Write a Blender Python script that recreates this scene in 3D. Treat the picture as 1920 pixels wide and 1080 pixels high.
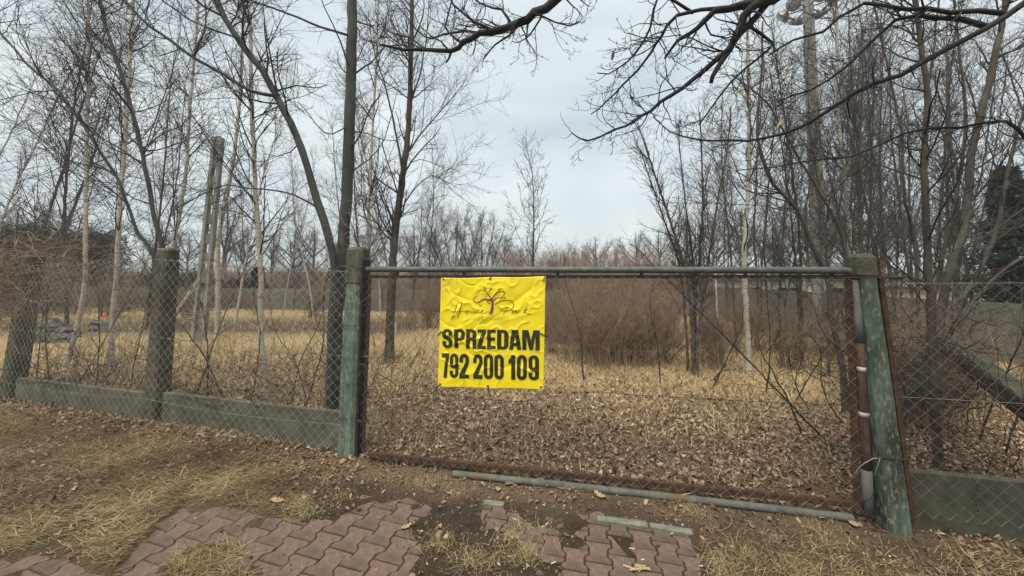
import bpy, bmesh, math
import numpy as np
from mathutils import Vector
from mathutils.geometry import tessellate_polygon

for o in list(bpy.data.objects):
    bpy.data.objects.remove(o)
scn = bpy.context.scene
COL = scn.collection

# ------------------------------------------------------------------ camera
CAMH = 1.9
F = 693.0                     # focal length in pixels of the 1920 px wide photograph (13 mm equivalent)
PITCH = math.radians(4.0)
CY = 452.0                    # principal point row (the photograph is a crop)
cam_d = bpy.data.cameras.new('camera')
cam = bpy.data.objects.new('camera', cam_d)
COL.objects.link(cam)
cam.location = (0, 0, CAMH)
cam.rotation_euler = (math.pi / 2 + PITCH, 0, 0)
cam_d.sensor_width = 36
cam_d.lens = 36 * F / 1920
cam_d.shift_y = -(540 - CY) / 1920
cam_d.clip_start = 0.05
cam_d.clip_end = 2000
scn.camera = cam

# ------------------------------------------------------------------ world
SUN_EL, SUN_AZ = math.radians(70), math.radians(205)      # azimuth measured from +Y towards +X
w = bpy.data.worlds.new('World')
scn.world = w
w.use_nodes = True
nt = w.node_tree
bg = nt.nodes['Background']
sky = nt.nodes.new('ShaderNodeTexSky')
sky.sky_type = 'NISHITA'
sky.sun_disc = False
sky.sun_elevation = SUN_EL
sky.sun_rotation = SUN_AZ
sky.air_density = 1.0
sky.dust_density = 3.0
tc = nt.nodes.new('ShaderNodeTexCoord')
mp = nt.nodes.new('ShaderNodeMapping')
mp.inputs['Scale'].default_value = (1.0, 1.0, 1.9)
mp.inputs['Location'].default_value = (3.1, 1.7, 0.4)
nz = nt.nodes.new('ShaderNodeTexNoise')
nz.inputs['Scale'].default_value = 1.7
nz.inputs['Detail'].default_value = 6
nz.inputs['Roughness'].default_value = 0.52
nz.inputs['Distortion'].default_value = 0.4
rp = nt.nodes.new('ShaderNodeValToRGB')
rp.color_ramp.elements[0].position = 0.36
rp.color_ramp.elements[0].color = (0.252, 0.298, 0.322, 1)
rp.color_ramp.elements[1].position = 0.66
rp.color_ramp.elements[1].color = (0.395, 0.425, 0.428, 1)
vm = nt.nodes.new('ShaderNodeVectorMath')
vm.operation = 'SCALE'
vm.inputs['Scale'].default_value = 10.0
mx = nt.nodes.new('ShaderNodeMix')
mx.data_type = 'RGBA'
mx.inputs[0].default_value = 0.93
nt.links.new(tc.outputs['Generated'], mp.inputs['Vector'])
nt.links.new(mp.outputs['Vector'], nz.inputs['Vector'])
nt.links.new(nz.outputs['Fac'], rp.inputs['Fac'])
nt.links.new(rp.outputs['Color'], vm.inputs[0])
nt.links.new(sky.outputs['Color'], mx.inputs[6])
nt.links.new(vm.outputs['Vector'], mx.inputs[7])
nt.links.new(mx.outputs[2], bg.inputs['Color'])
bg.inputs['Strength'].default_value = 0.1

sun_d = bpy.data.lights.new('sun', 'SUN')
sun_d.energy = 2.7
sun_d.angle = math.radians(50)
sun_d.color = (1.0, 0.905, 0.755)
sun = bpy.data.objects.new('sun', sun_d)
COL.objects.link(sun)
sv = Vector((math.sin(SUN_AZ) * math.cos(SUN_EL), math.cos(SUN_AZ) * math.cos(SUN_EL), math.sin(SUN_EL)))
sun.rotation_euler = sv.to_track_quat('Z', 'Y').to_euler()

scn.view_settings.view_transform = 'Standard'
scn.view_settings.look = 'None'
scn.view_settings.gamma = 1
scn.view_settings.exposure = 1.2
scn.view_settings.use_curve_mapping = False

# ------------------------------------------------------------------ helpers
RNG = np.random.default_rng(7)


def hash2(ix, iy, seed=0):
    v = np.sin(ix * 127.1 + iy * 311.7 + seed * 74.7) * 43758.5453
    return v - np.floor(v)


def vnoise(x, y, s=1.0, seed=0):
    x = np.asarray(x, float) * s
    y = np.asarray(y, float) * s
    ix, iy = np.floor(x), np.floor(y)
    fx, fy = x - ix, y - iy
    fx = fx * fx * (3 - 2 * fx)
    fy = fy * fy * (3 - 2 * fy)
    a = hash2(ix, iy, seed)
    b = hash2(ix + 1, iy, seed)
    c = hash2(ix, iy + 1, seed)
    d = hash2(ix + 1, iy + 1, seed)
    return (a * (1 - fx) + b * fx) * (1 - fy) + (c * (1 - fx) + d * fx) * fy


def fbm(x, y, s=1.0, seed=0, o=4):
    t = 0
    a = 0.5
    n = 0
    for i in range(o):
        t = t + a * vnoise(x, y, s * 2 ** i, seed + i * 3)
        n += a
        a *= 0.5
    return t / n


def sstep(a, b, x):
    t = np.clip((np.asarray(x, float) - a) / (b - a), 0, 1)
    return t * t * (3 - 2 * t)


def ray(px, py):
    a = (px - 960) / F
    b = -(py - CY) / F
    c, s = math.cos(PITCH), math.sin(PITCH)
    return np.array([a, c - b * s, s + b * c])


def P(px, py, d):
    """world point seen at pixel (px, py) and standing d metres in front of the camera"""
    r = ray(px, py)
    return np.array([0, 0, CAMH]) + r * (d / r[1])


def G(px, py, z=0.0):
    r = ray(px, py)
    return np.array([0, 0, CAMH]) + r * ((z - CAMH) / r[2])


def pp(pts, d0, d1=None):
    d1 = d0 if d1 is None else d1
    n = len(pts)
    return np.array([P(x, y, d0 + (d1 - d0) * i / (n - 1)) for i, (x, y) in enumerate(pts)])


# fence line: y as a function of x, and signed distance s (positive = inside the plot)
GL = np.array([-1.46, 3.76])
GR = np.array([2.76, 2.86])


def fence_y(x):
    x = np.asarray(x, float)
    return np.where(x < -1.46, 3.76 - 0.258 * (x + 1.46), 3.76 - 0.2133 * (x + 1.46))


def gz_raw(x, y):
    x = np.asarray(x, float)
    y = np.asarray(y, float)
    s = y - fence_y(x)
    z = 0.05 * (fbm(x, y, 0.7, 11, 3) - 0.5) * sstep(-0.6, 0.4, s) * 1.4
    z = z + 0.035 * (fbm(x, y, 2.2, 5, 3) - 0.5)
    # litter heaped along the foot of the left fence
    z = z + 0.07 * np.exp(-((s + 0.10) / 0.22) ** 2) * sstep(-1.7, -2.6, x)
    # verge on the left lies a little higher than the pavers
    z = z + 0.05 * sstep(-1.9, -2.6, x + 0.28 * (y - 2.5)) * sstep(0.2, -0.2, s)
    return z


def patch_polys():
    left = [(215, 1095), (245, 1030), (300, 975), (345, 945), (400, 938), (470, 962), (560, 975), (625, 975), (660, 962),
            (700, 945), (765, 936), (800, 955), (770, 985), (785, 1040), (755, 1100), (480, 1100), (470, 1035), (430, 1020), (350, 1030), (310, 1060), (300, 1100)]
    right = [(905, 950), (930, 938), (1060, 955), (1180, 970), (1240, 985), (1285, 1000), (1308, 1065), (1310, 1110),
             (1070, 1110), (1045, 1055), (1000, 1040), (970, 1005), (940, 992), (900, 992)]
    corner = [(-40, 1055), (60, 1040), (140, 1052), (205, 1072), (235, 1110), (-40, 1120)]
    return [np.array([G(*p)[:2] for p in q]) for q in (left, right, corner)]


PATCH = patch_polys()


def poly_sd(poly, x, y):
    """signed distance to polygon, negative inside"""
    x = np.asarray(x, float)
    y = np.asarray(y, float)
    best = np.full(x.shape, 1e9)
    inside = np.zeros(x.shape, bool)
    n = len(poly)
    for i in range(n):
        ax, ay = poly[i]
        bx, by = poly[(i + 1) % n]
        ex, ey = bx - ax, by - ay
        t = np.clip(((x - ax) * ex + (y - ay) * ey) / (ex * ex + ey * ey), 0, 1)
        best = np.minimum(best, np.hypot(x - ax - t * ex, y - ay - t * ey))
        c = ((ay > y) != (by > y)) & (x < (bx - ax) * (y - ay) / (by - ay + 1e-12) + ax)
        inside ^= c
    return np.where(inside, -best, best)


def patch_sd(x, y):
    return np.minimum(np.minimum(poly_sd(PATCH[0], x, y), poly_sd(PATCH[1], x, y)), poly_sd(PATCH[2], x, y))


def gz(x, y):
    x = np.asarray(x, float)
    y = np.asarray(y, float)
    z = gz_raw(x, y)
    near = (y < 4.2) & (y > 0.5) & (x > -5) & (x < 4)
    if np.any(near):
        sd = patch_sd(x, y) + 0.10 * (fbm(x, y, 9, 21, 3) - 0.5)
        k = np.maximum(sstep(-0.03, 0.05, sd), .93 * sstep(.68, .76, fbm(x, y, 2.6, 141, 3)) + .0)
        near_k = sstep(0.35, 0.0, sd)
        zd = z * (1 - 0.7 * near_k) + 0.006 * near_k + 0.012 * (fbm(x, y, 14, 31, 3) - 0.5)
        z = np.where(near, -0.0055 * (1 - k) + zd * k, z)
    return z


def gz1(x, y):
    return float(gz(np.array([x]), np.array([y]))[0])


# ---- material helpers
def mat(name, c1, c2=None, scale=8.0, rough=0.85, bump=0.0, bscale=None, detail=6, stretch=(1, 1, 1), metal=0.0,
        lo=0.35, hi=0.65, third=None, third_scale=3.0, third_lo=0.55, third_hi=0.62, tint=None, spec=0.3):
    m = bpy.data.materials.new(name)
    m.use_nodes = True
    t = m.node_tree
    L = t.links
    b = t.nodes['Principled BSDF']
    b.inputs['Roughness'].default_value = rough
    b.inputs['Metallic'].default_value = metal
    b.inputs['Specular IOR Level'].default_value = spec
    co = t.nodes.new('ShaderNodeTexCoord')
    mpn = t.nodes.new('ShaderNodeMapping')
    mpn.inputs['Scale'].default_value = stretch
    L.new(co.outputs['Object'], mpn.inputs['Vector'])

    def noise(sc, det=detail):
        n = t.nodes.new('ShaderNodeTexNoise')
        n.inputs['Scale'].default_value = sc
        n.inputs['Detail'].default_value = det
        n.inputs['Roughness'].default_value = 0.62
        L.new(mpn.outputs['Vector'], n.inputs['Vector'])
        return n
    n1 = noise(scale)
    r = t.nodes.new('ShaderNodeValToRGB')
    r.color_ramp.elements[0].position = lo
    r.color_ramp.elements[1].position = hi
    r.color_ramp.elements[0].color = (*c1, 1)
    r.color_ramp.elements[1].color = (*(c2 or c1), 1)
    L.new(n1.outputs['Fac'], r.inputs['Fac'])
    out = r.outputs['Color']
    if third:
        n3 = noise(third_scale)
        rr = t.nodes.new('ShaderNodeMapRange')
        rr.inputs[1].default_value = third_lo
        rr.inputs[2].default_value = third_hi
        L.new(n3.outputs['Fac'], rr.inputs[0])
        m3 = t.nodes.new('ShaderNodeMix')
        m3.data_type = 'RGBA'
        L.new(rr.outputs[0], m3.inputs[0])
        L.new(out, m3.inputs[6])
        m3.inputs[7].default_value = (*third, 1)
        out = m3.outputs[2]
    if tint:
        at = t.nodes.new('ShaderNodeAttribute')
        at.attribute_name = 'tint'
        r2 = t.nodes.new('ShaderNodeValToRGB')
        els = r2.color_ramp.elements
        while len(els) < len(tint):
            els.new(0.5)
        for i, c in enumerate(tint):
            els[i].position = i / (len(tint) - 1)
            els[i].color = (*c, 1)
        L.new(at.outputs['Fac'], r2.inputs['Fac'])
        m4 = t.nodes.new('ShaderNodeMix')
        m4.data_type = 'RGBA'
        m4.blend_type = 'MULTIPLY'
        m4.inputs[0].default_value = 1
        L.new(out, m4.inputs[6])
        L.new(r2.outputs['Color'], m4.inputs[7])
        out = m4.outputs[2]
    L.new(out, b.inputs['Base Color'])
    if bump:
        n2 = noise(bscale or scale * 3)
        bn = t.nodes.new('ShaderNodeBump')
        bn.inputs['Strength'].default_value = bump
        bn.inputs['Distance'].default_value = 0.01
        L.new(n2.outputs['Fac'], bn.inputs['Height'])
        L.new(bn.outputs['Normal'], b.inputs['Normal'])
    return m


M = {}
M['bark_grey'] = mat('bark_grey', (.030, .034, .033), (.072, .078, .074), 9, .9, .5, 40, stretch=(1, 1, .35), third=(.055, .066, .053), third_scale=5)
M['bark_brown'] = mat('bark_brown', (.036, .031, .025), (.082, .071, .057), 10, .92, .6, 45, stretch=(1, 1, .3), third=(.075, .08, .055), third_scale=4)
M['bark_dark'] = mat('bark_dark', (.012, .012, .012), (.034, .033, .031), 9, .92, .6, 40, stretch=(1, 1, .4))
M['twig'] = mat('twig', (.028, .023, .021), (.060, .050, .044), 4, .9)
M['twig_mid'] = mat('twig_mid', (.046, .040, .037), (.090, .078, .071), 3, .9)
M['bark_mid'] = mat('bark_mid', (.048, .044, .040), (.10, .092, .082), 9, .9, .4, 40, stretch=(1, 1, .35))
M['twig_red'] = mat('twig_red', (.13, .090, .064), (.27, .20, .145), 2.5, .9)
M['twig_far'] = mat('twig_far', (.085, .070, .060), (.15, .128, .108), 1.5, .9)  # lightened: the paleness of distant haze is put into the twig colour
M['twig_pale'] = mat('twig_pale', (.13, .105, .075), (.26, .215, .155), 6, .9)
# birch bark: white with dark cross bands
M['birch'] = mat('birch', (.06, .052, .044), (.40, .365, .315), 7, .8, .35, 30, stretch=(.55, .55, 3.2), lo=.34, hi=.46, third=(.34, .29, .22), third_scale=3, third_lo=.5, third_hi=.62)
M['concrete'] = mat('concrete', (.075, .071, .053), (.155, .145, .11), 6, .92, .5, 60, third=(.082, .082, .056), third_scale=2.2, third_lo=.5, third_hi=.68)
M['concrete_dark'] = mat('concrete_dark', (.055, .052, .040), (.125, .115, .088), 7, .95, .7, 55, third=(.06, .072, .035), third_scale=3)
M['concrete_post'] = mat('concrete_post', (.058, .050, .037), (.135, .118, .088), 7, .95, .7, 55, third=(.055, .058, .036), third_scale=3, third_lo=.48, third_hi=.64)
M['beam_moss'] = mat('beam_moss', (.028, .030, .020), (.062, .064, .042), 6, .95, .6, 50, third=(.048, .050, .030), third_scale=3)
M['concrete_wall'] = mat('concrete_wall', (.095, .094, .080), (.165, .16, .138), 2.5, .92, .4, 40, third=(.12, .125, .09), third_scale=1.2)
M['concrete_pole'] = mat('concrete_pole', (.16, .155, .14), (.30, .29, .265), 8, .9, .4, 50, stretch=(1, 1, .3))
M['green_paint'] = mat('green_paint', (.062, .105, .080), (.125, .185, .148), 9, .8, .55, 50, stretch=(1, 1, .3), third=(.24, .24, .185), third_scale=48, third_lo=.50, third_hi=.64)
M['green_mossy'] = mat('green_mossy', (.026, .038, .027), (.085, .125, .100), 6, .85, .6, 50, stretch=(1, 1, .35), lo=.36, hi=.62, third=(.20, .18, .12), third_scale=48, third_lo=.53, third_hi=.66)
M['pipe'] = mat('pipe', (.055, .062, .058), (.105, .115, .106), 14, .6, .25, 60)
M['pipe_ground'] = mat('pipe_ground', (.06, .066, .058), (.115, .12, .105), 12, .9, .3, 60, third=(.12, .075, .045), third_scale=5)
M['pipe_rust'] = mat('pipe_rust', (.042, .026, .018), (.115, .072, .047), 16, .9, .5, 60, stretch=(1, 1, .3))
M['rust'] = mat('rust', (.028, .016, .011), (.085, .043, .026), 18, .92, .5, 70)
M['rust_dark'] = mat('rust_dark', (.016, .014, .012), (.045, .034, .026), 18, .9, .4, 70)
M['wire'] = mat('wire', (.13, .110, .090), (.25, .215, .175), 6, .6)
M['wire_green'] = mat('wire_green', (.24, .25, .215), (.42, .43, .37), 6, .6)
M['wire_dark'] = mat('wire_dark', (.02, .02, .02), (.045, .04, .035), 6, .7)
M['tape'] = mat('tape', (.22, .21, .19), (.46, .45, .42), 30, .5)
M['paver'] = mat('paver', (.090, .063, .052), (.142, .101, .085), 22, .93, .6, 160, third=(.070, .054, .041), third_scale=4.5, third_lo=.50, third_hi=.66, tint=[(.86, .88, .90), (1, 1, 1), (1.06, 1.0, .98)])
M['kerb'] = mat('kerb', (.10, .105, .085), (.17, .175, .145), 14, .93, .5, 90)
M['yellow'] = mat('yellow', (.74, .60, .010), (.80, .65, .016), 4, .45, spec=.4, third=(.67, .53, .03), third_scale=5, third_lo=.5, third_hi=.75)
M['print_black'] = mat('print_black', (.018, .019, .010), (.035, .036, .018), 8, .42, spec=.4)
M['print_logo'] = mat('print_logo', (.17, .035, .06), (.26, .06, .09), 30, .45)
M['print_thin'] = mat('print_thin', (.05, .04, .012), (.07, .055, .015), 10, .45)
M['print_small'] = mat('print_small', (.30, .24, .02), (.36, .29, .03), 10, .45)
M['eyelet'] = mat('eyelet', (.35, .34, .30), (.5, .5, .46), 10, .4, metal=.8)
M['leaf'] = mat('leaf', (.75, .75, .75), (1, 1, 1), 30, .85, tint=[(.045, .028, .018), (.14, .090, .058), (.25, .172, .114), (.35, .26, .178), (.52, .42, .31)])
M['straw'] = mat('straw', (.8, .8, .8), (1, 1, 1), 4, .9, tint=[(.04, .028, .015), (.12, .086, .044), (.24, .178, .094), (.40, .32, .185)])
M['field_straw'] = mat('field_straw', (.8, .8, .8), (1, 1, 1), .8, .9, tint=[(.22, .158, .078), (.42, .318, .168), (.58, .458, .255), (.72, .60, .37)])
M['green_grass'] = mat('green_grass', (.8, .8, .8), (1, 1, 1), 4, .9, tint=[(.07, .066, .026), (.15, .128, .056), (.30, .24, .118), (.44, .36, .19)])
M['needles'] = mat('needles', (.013, .028, .022), (.034, .058, .044), 5, .9)
M['evergreen'] = mat('evergreen', (.012, .018, .010), (.035, .042, .022), 4, .9)
M['white_wall'] = mat('white_wall', (.62, .60, .55), (.75, .73, .68), 2, .9)
M['roof_grey'] = mat('roof_grey', (.05, .05, .05), (.10, .10, .095), 5, .9)
M['glass_dark'] = mat('glass_dark', (.02, .025, .03), (.03, .035, .04), 2, .15)
M['lamp_metal'] = mat('lamp_metal', (.16, .17, .17), (.24, .25, .25), 8, .5, metal=.5)
M['lamp_glass'] = mat('lamp_glass', (.42, .45, .44), (.5, .52, .5), 8, .2)
M['rubble'] = mat('rubble', (.05, .05, .047), (.13, .125, .115), 5, .95, .6, 30)
M['red_plastic'] = mat('red_plastic', (.45, .05, .04), (.55, .08, .06), 5, .5)
M['paper'] = mat('paper', (.34, .33, .30), (.48, .47, .44), 9, .8)
M['wood_chip'] = mat('wood_chip', (.26, .19, .095), (.42, .33, .19), 40, .9, .5, 80)
M['leaf_pale'] = mat('leaf_pale', (.24, .17, .105), (.40, .30, .20), 25, .85, .3, 60)


class MB:
    def __init__(self):
        self.v, self.q, self.t, self.a, self.n = [], [], [], [], 0

    def add(self, v, quads=None, tris=None, tint=0.5):
        v = np.asarray(v, float).reshape(-1, 3)
        self.v.append(v)
        self.a.append(np.broadcast_to(np.asarray(tint, float), (len(v),)))
        if quads is not None and len(quads):
            self.q.append(np.asarray(quads, int).reshape(-1, 4) + self.n)
        if tris is not None and len(tris):
            self.t.append(np.asarray(tris, int).reshape(-1, 3) + self.n)
        self.n += len(v)
        return self

    def tubes(self, Pt, R, S=6, tint=None, cap=False):
        Pt = np.asarray(Pt, float)
        if Pt.ndim == 2:
            Pt = Pt[None]
        R = np.asarray(R, float)
        if R.ndim == 1:
            R = R[None]
        T, K = Pt.shape[:2]
        if T == 0:
            return self
        tan = np.gradient(Pt, axis=1)
        tan /= np.linalg.norm(tan, axis=2, keepdims=True) + 1e-12
        mt = np.abs(tan.mean(1))
        ref = np.zeros((T, 1, 3))
        ax = np.argmin(mt, 1)
        ref[np.arange(T), 0, ax] = 1
        n1 = np.cross(tan, np.broadcast_to(ref, tan.shape))
        n1 /= np.linalg.norm(n1, axis=2, keepdims=True) + 1e-12
        n2 = np.cross(tan, n1)
        an = np.arange(S) * 2 * math.pi / S
        ring = (Pt[:, :, None, :] + R[:, :, None, None] * (np.cos(an)[None, None, :, None] * n1[:, :, None, :]
                                                          + np.sin(an)[None, None, :, None] * n2[:, :, None, :]))
        idx = np.arange(T * K * S).reshape(T, K, S)
        a = idx[:, :-1, :]
        b = idx[:, 1:, :]
        q = np.stack([a, np.roll(a, -1, 2), np.roll(b, -1, 2), b], -1).reshape(-1, 4)
        tt = None
        v = ring.reshape(-1, 3)
        if cap:
            base = len(v)
            v = np.concatenate([v, Pt[:, 0], Pt[:, -1]])
            c0 = base + np.arange(T)
            c1 = base + T + np.arange(T)
            f, l = idx[:, 0, :], idx[:, -1, :]
            tt = np.concatenate([np.stack([np.broadcast_to(c0[:, None], f.shape), np.roll(f, -1, 1), f], -1).reshape(-1, 3),
                                 np.stack([np.broadcast_to(c1[:, None], l.shape), l, np.roll(l, -1, 1)], -1).reshape(-1, 3)])
        ti = 0.5
        if tint is not None:
            ti = np.repeat(np.asarray(tint), K * S)
            if cap:
                ti = np.concatenate([ti, tint, tint])
        return self.add(v, q, tt, ti)

    def box(self, c, sx, sy, sz, rz=0.0, ch=0.0):
        """box centred at c, chamfered vertical edges when ch > 0"""
        hx, hy = sx / 2, sy / 2
        if ch > 0:
            o = [(hx - ch, -hy), (hx, -hy + ch), (hx, hy - ch), (hx - ch, hy), (-hx + ch, hy), (-hx, hy - ch), (-hx, -hy + ch), (-hx + ch, -hy)]
        else:
            o = [(hx, -hy), (hx, hy), (-hx, hy), (-hx, -hy)]
        cs, sn = math.cos(rz), math.sin(rz)
        o = [(x * cs - y * sn, x * sn + y * cs) for x, y in o]
        return self.prism([np.array([c[0] + x, c[1] + y, c[2] - sz / 2]) for x, y in o],
                          [np.array([c[0] + x, c[1] + y, c[2] + sz / 2]) for x, y in o])

    def prism(self, bot, top):
        n = len(bot)
        v = np.array(list(bot) + list(top) + [np.mean(bot, 0), np.mean(top, 0)])
        i = np.arange(n)
        j = (i + 1) % n
        q = np.stack([i, j, j + n, i + n], 1)
        t = np.concatenate([np.stack([np.full(n, 2 * n), j, i], 1), np.stack([np.full(n, 2 * n + 1), i + n, j + n], 1)])
        return self.add(v, q, t)

    def build(self, name, m, parent=None, origin=None, smooth=True, tint=False):
        v = np.concatenate(self.v) if self.v else np.zeros((0, 3))
        if origin is None:
            origin = np.array(parent['_o']) if parent is not None and '_o' in parent else np.zeros(3)
        v = v - np.asarray(origin)
        q = np.concatenate(self.q) if self.q else np.zeros((0, 4), int)
        t = np.concatenate(self.t) if self.t else np.zeros((0, 3), int)
        me = bpy.data.meshes.new(name)
        me.vertices.add(len(v))
        me.vertices.foreach_set('co', v.astype(np.float32).ravel())
        lp = np.concatenate([q.ravel(), t.ravel()]).astype(np.int32)
        me.loops.add(len(lp))
        me.loops.foreach_set('vertex_index', lp)
        tot = np.concatenate([np.full(len(q), 4), np.full(len(t), 3)]).astype(np.int32)
        st = np.concatenate([[0], np.cumsum(tot)[:-1]]).astype(np.int32) if len(tot) else tot
        me.polygons.add(len(tot))
        me.polygons.foreach_set('loop_start', st)
        me.polygons.foreach_set('loop_total', tot)
        me.polygons.foreach_set('use_smooth', np.full(len(tot), smooth, bool))
        if tint:
            at = me.attributes.new('tint', 'FLOAT', 'POINT')
            at.data.foreach_set('value', np.concatenate(self.a).astype(np.float32))
        me.update(calc_edges=True)
        me.materials.append(M[m] if isinstance(m, str) else m)
        o = bpy.data.objects.new(name, me)
        COL.objects.link(o)
        if parent is not None:
            o.parent = parent
        else:
            o.location = origin
        return o


def tag(o, label=None, cat=None, group=None, kind=None):
    if label:
        o['label'] = label
    if cat:
        o['category'] = cat
    if group:
        o['group'] = group
    if kind:
        o['kind'] = kind
    return o


ROOTS = []


def thing(name, label, cat, loc, group=None):
    o = bpy.data.objects.new(name, None)
    o.empty_display_size = 0.1
    COL.objects.link(o)
    o.location = loc
    o['_o'] = [float(c) for c in loc]
    ROOTS.append(o)
    return tag(o, label, cat, group)


def copy_tree(o, loc, rz=0.0, sc=1.0, label=None, group=None):
    c = o.copy()
    COL.objects.link(c)
    c.location = loc
    c.rotation_euler = (0, 0, rz)
    c.scale = (sc, sc, sc)
    if label:
        c['label'] = label
    if group:
        c['group'] = group
    for ch in o.children:
        k = ch.copy()
        COL.objects.link(k)
        k.parent = c
    ROOTS.append(c)
    return c


def spline(pts, step=0.12, jit=0.0, rng=RNG):
    pts = np.asarray(pts, float)
    e = np.concatenate([[2 * pts[0] - pts[1]], pts, [2 * pts[-1] - pts[-2]]])
    out = []
    for i in range(len(pts) - 1):
        p0, p1, p2, p3 = e[i:i + 4]
        n = max(2, int(np.linalg.norm(p2 - p1) / step))
        t = np.linspace(0, 1, n, endpoint=False)[:, None]
        out.append(.5 * (2 * p1 + (p2 - p0) * t + (2 * p0 - 5 * p1 + 4 * p2 - p3) * t ** 2 + (3 * p1 - p0 - 3 * p2 + p3) * t ** 3))
    out.append(pts[-1:])
    o = np.concatenate(out)
    if jit:
        o[1:-1] += rng.normal(0, jit, (len(o) - 2, 3))
    return o


def grow(parents, dens, length, ang=45, t0=.15, K=5, wig=.18, up=.1, rr=.6, rmin=.002, rmax=.05, rng=RNG, tdec=.55, tip=.35, angsd=14, nmax=40):
    """parents: list of (P (T,K,3), R (T,K)); returns one child batch"""
    outP, outR = [], []
    for Pp, Rp in parents:
        T, Kp = Pp.shape[:2]
        if T == 0:
            continue
        seg = np.linalg.norm(np.diff(Pp, axis=1), axis=2)
        Lp = seg.sum(1)
        n = np.minimum(rng.poisson(np.maximum(dens * Lp * (1 - t0), .01)), nmax)
        idx = np.repeat(np.arange(T), n)
        if len(idx) == 0:
            continue
        t = t0 + (1 - t0) * rng.random(len(idx)) ** .85
        f = t * (Kp - 1)
        i = np.minimum(f.astype(int), Kp - 2)
        u = (f - i)[:, None]
        p = Pp[idx, i] * (1 - u) + Pp[idx, i + 1] * u
        r = Rp[idx, i] * (1 - u[:, 0]) + Rp[idx, i + 1] * u[:, 0]
        tn = Pp[idx, i + 1] - Pp[idx, i]
        tn /= np.linalg.norm(tn, axis=1, keepdims=True) + 1e-9
        rv = rng.normal(0, 1, p.shape)
        pr = np.cross(tn, rv)
        pr /= np.linalg.norm(pr, axis=1, keepdims=True) + 1e-9
        a = np.radians(np.clip(rng.normal(ang, angsd, len(idx)), 12, 95))[:, None]
        d = np.cos(a) * tn + np.sin(a) * pr
        L = length * rng.uniform(.45, 1.25, len(idx)) * (1 - tdec * t)
        r0 = np.clip(r * rr, rmin, rmax) * rng.uniform(.75, 1.1, len(idx))
        pts = [p]
        for k in range(K - 1):
            d = d + rng.normal(0, wig, d.shape)
            d[:, 2] += up
            d /= np.linalg.norm(d, axis=1, keepdims=True)
            pts.append(pts[-1] + d * (L / (K - 1))[:, None])
        outP.append(np.stack(pts, 1))
        outR.append(r0[:, None] * np.linspace(1, tip, K)[None])
    if not outP:
        return np.zeros((0, K, 3)), np.zeros((0, K))
    return np.concatenate(outP), np.concatenate(outR)


def make_tree(name, label, stems, levels, bark='bark_grey', twig='twig', limbs=(), group=None, seed=1, cat='tree', ext=0.0, sides=8,
              jit=.004, trunk_name='trunk', grow_from=0, root_at=None, sink=.12):
    """stems / limbs: (points, r0, r1); levels: dicts for grow()"""
    rng = np.random.default_rng(seed)
    base = np.array(stems[0][0][0], float) if root_at is None else np.array(root_at, float)
    root = thing(name, label, cat, base, group)
    par = []
    for lst, nm in ((stems, trunk_name), (limbs, 'branch')):
        for k, (pts, r0, r1) in enumerate(lst):
            pts = np.array(pts, float)
            if nm == trunk_name and sink:
                pts[0, 2] -= sink
            if ext and nm == trunk_name:
                dv = pts[-1] - pts[-2]
                dv /= np.linalg.norm(dv)
                pts = np.concatenate([pts, [pts[-1] + dv * ext]])
            sp = spline(pts, .14, jit, rng)
            tt = np.linspace(0, 1, len(sp))
            R = r0 + (r1 - r0) * tt ** .9
            if nm == trunk_name and r0 > .03:
                R = R * (1 + .5 * np.exp(-tt * len(sp) * .14 / .18))
                R = R * (1 + .05 * rng.normal(0, 1, len(sp)))
            MB().tubes(sp, R, sides if r0 > .02 else 5, cap=True).build(nm, bark, root)
            par.append((sp[None], R[None]))
    cr = MB()
    prev = par[grow_from:]
    allb = list(prev)
    for li, lv in enumerate(levels):
        lv = dict(lv)
        src = lv.pop('src', 'prev')
        S = lv.pop('S', 3)
        batch = grow(prev if src == 'prev' else allb, rng=rng, **lv)
        cr.tubes(batch[0], batch[1], S)
        prev = [batch]
        allb.append(batch)
    if cr.n:
        cr.build('crown', twig, root)
    return root


# ------------------------------------------------------------------ ground
def axis(segs):
    out = []
    for a, b, st in segs:
        out.append(np.arange(a, b, st))
    return np.concatenate(out)


def geo(a, b, first, k=1.25):
    o = [a]
    s = first
    while o[-1] < b:
        o.append(o[-1] + s)
        s *= k
    return np.array(o)


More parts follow.
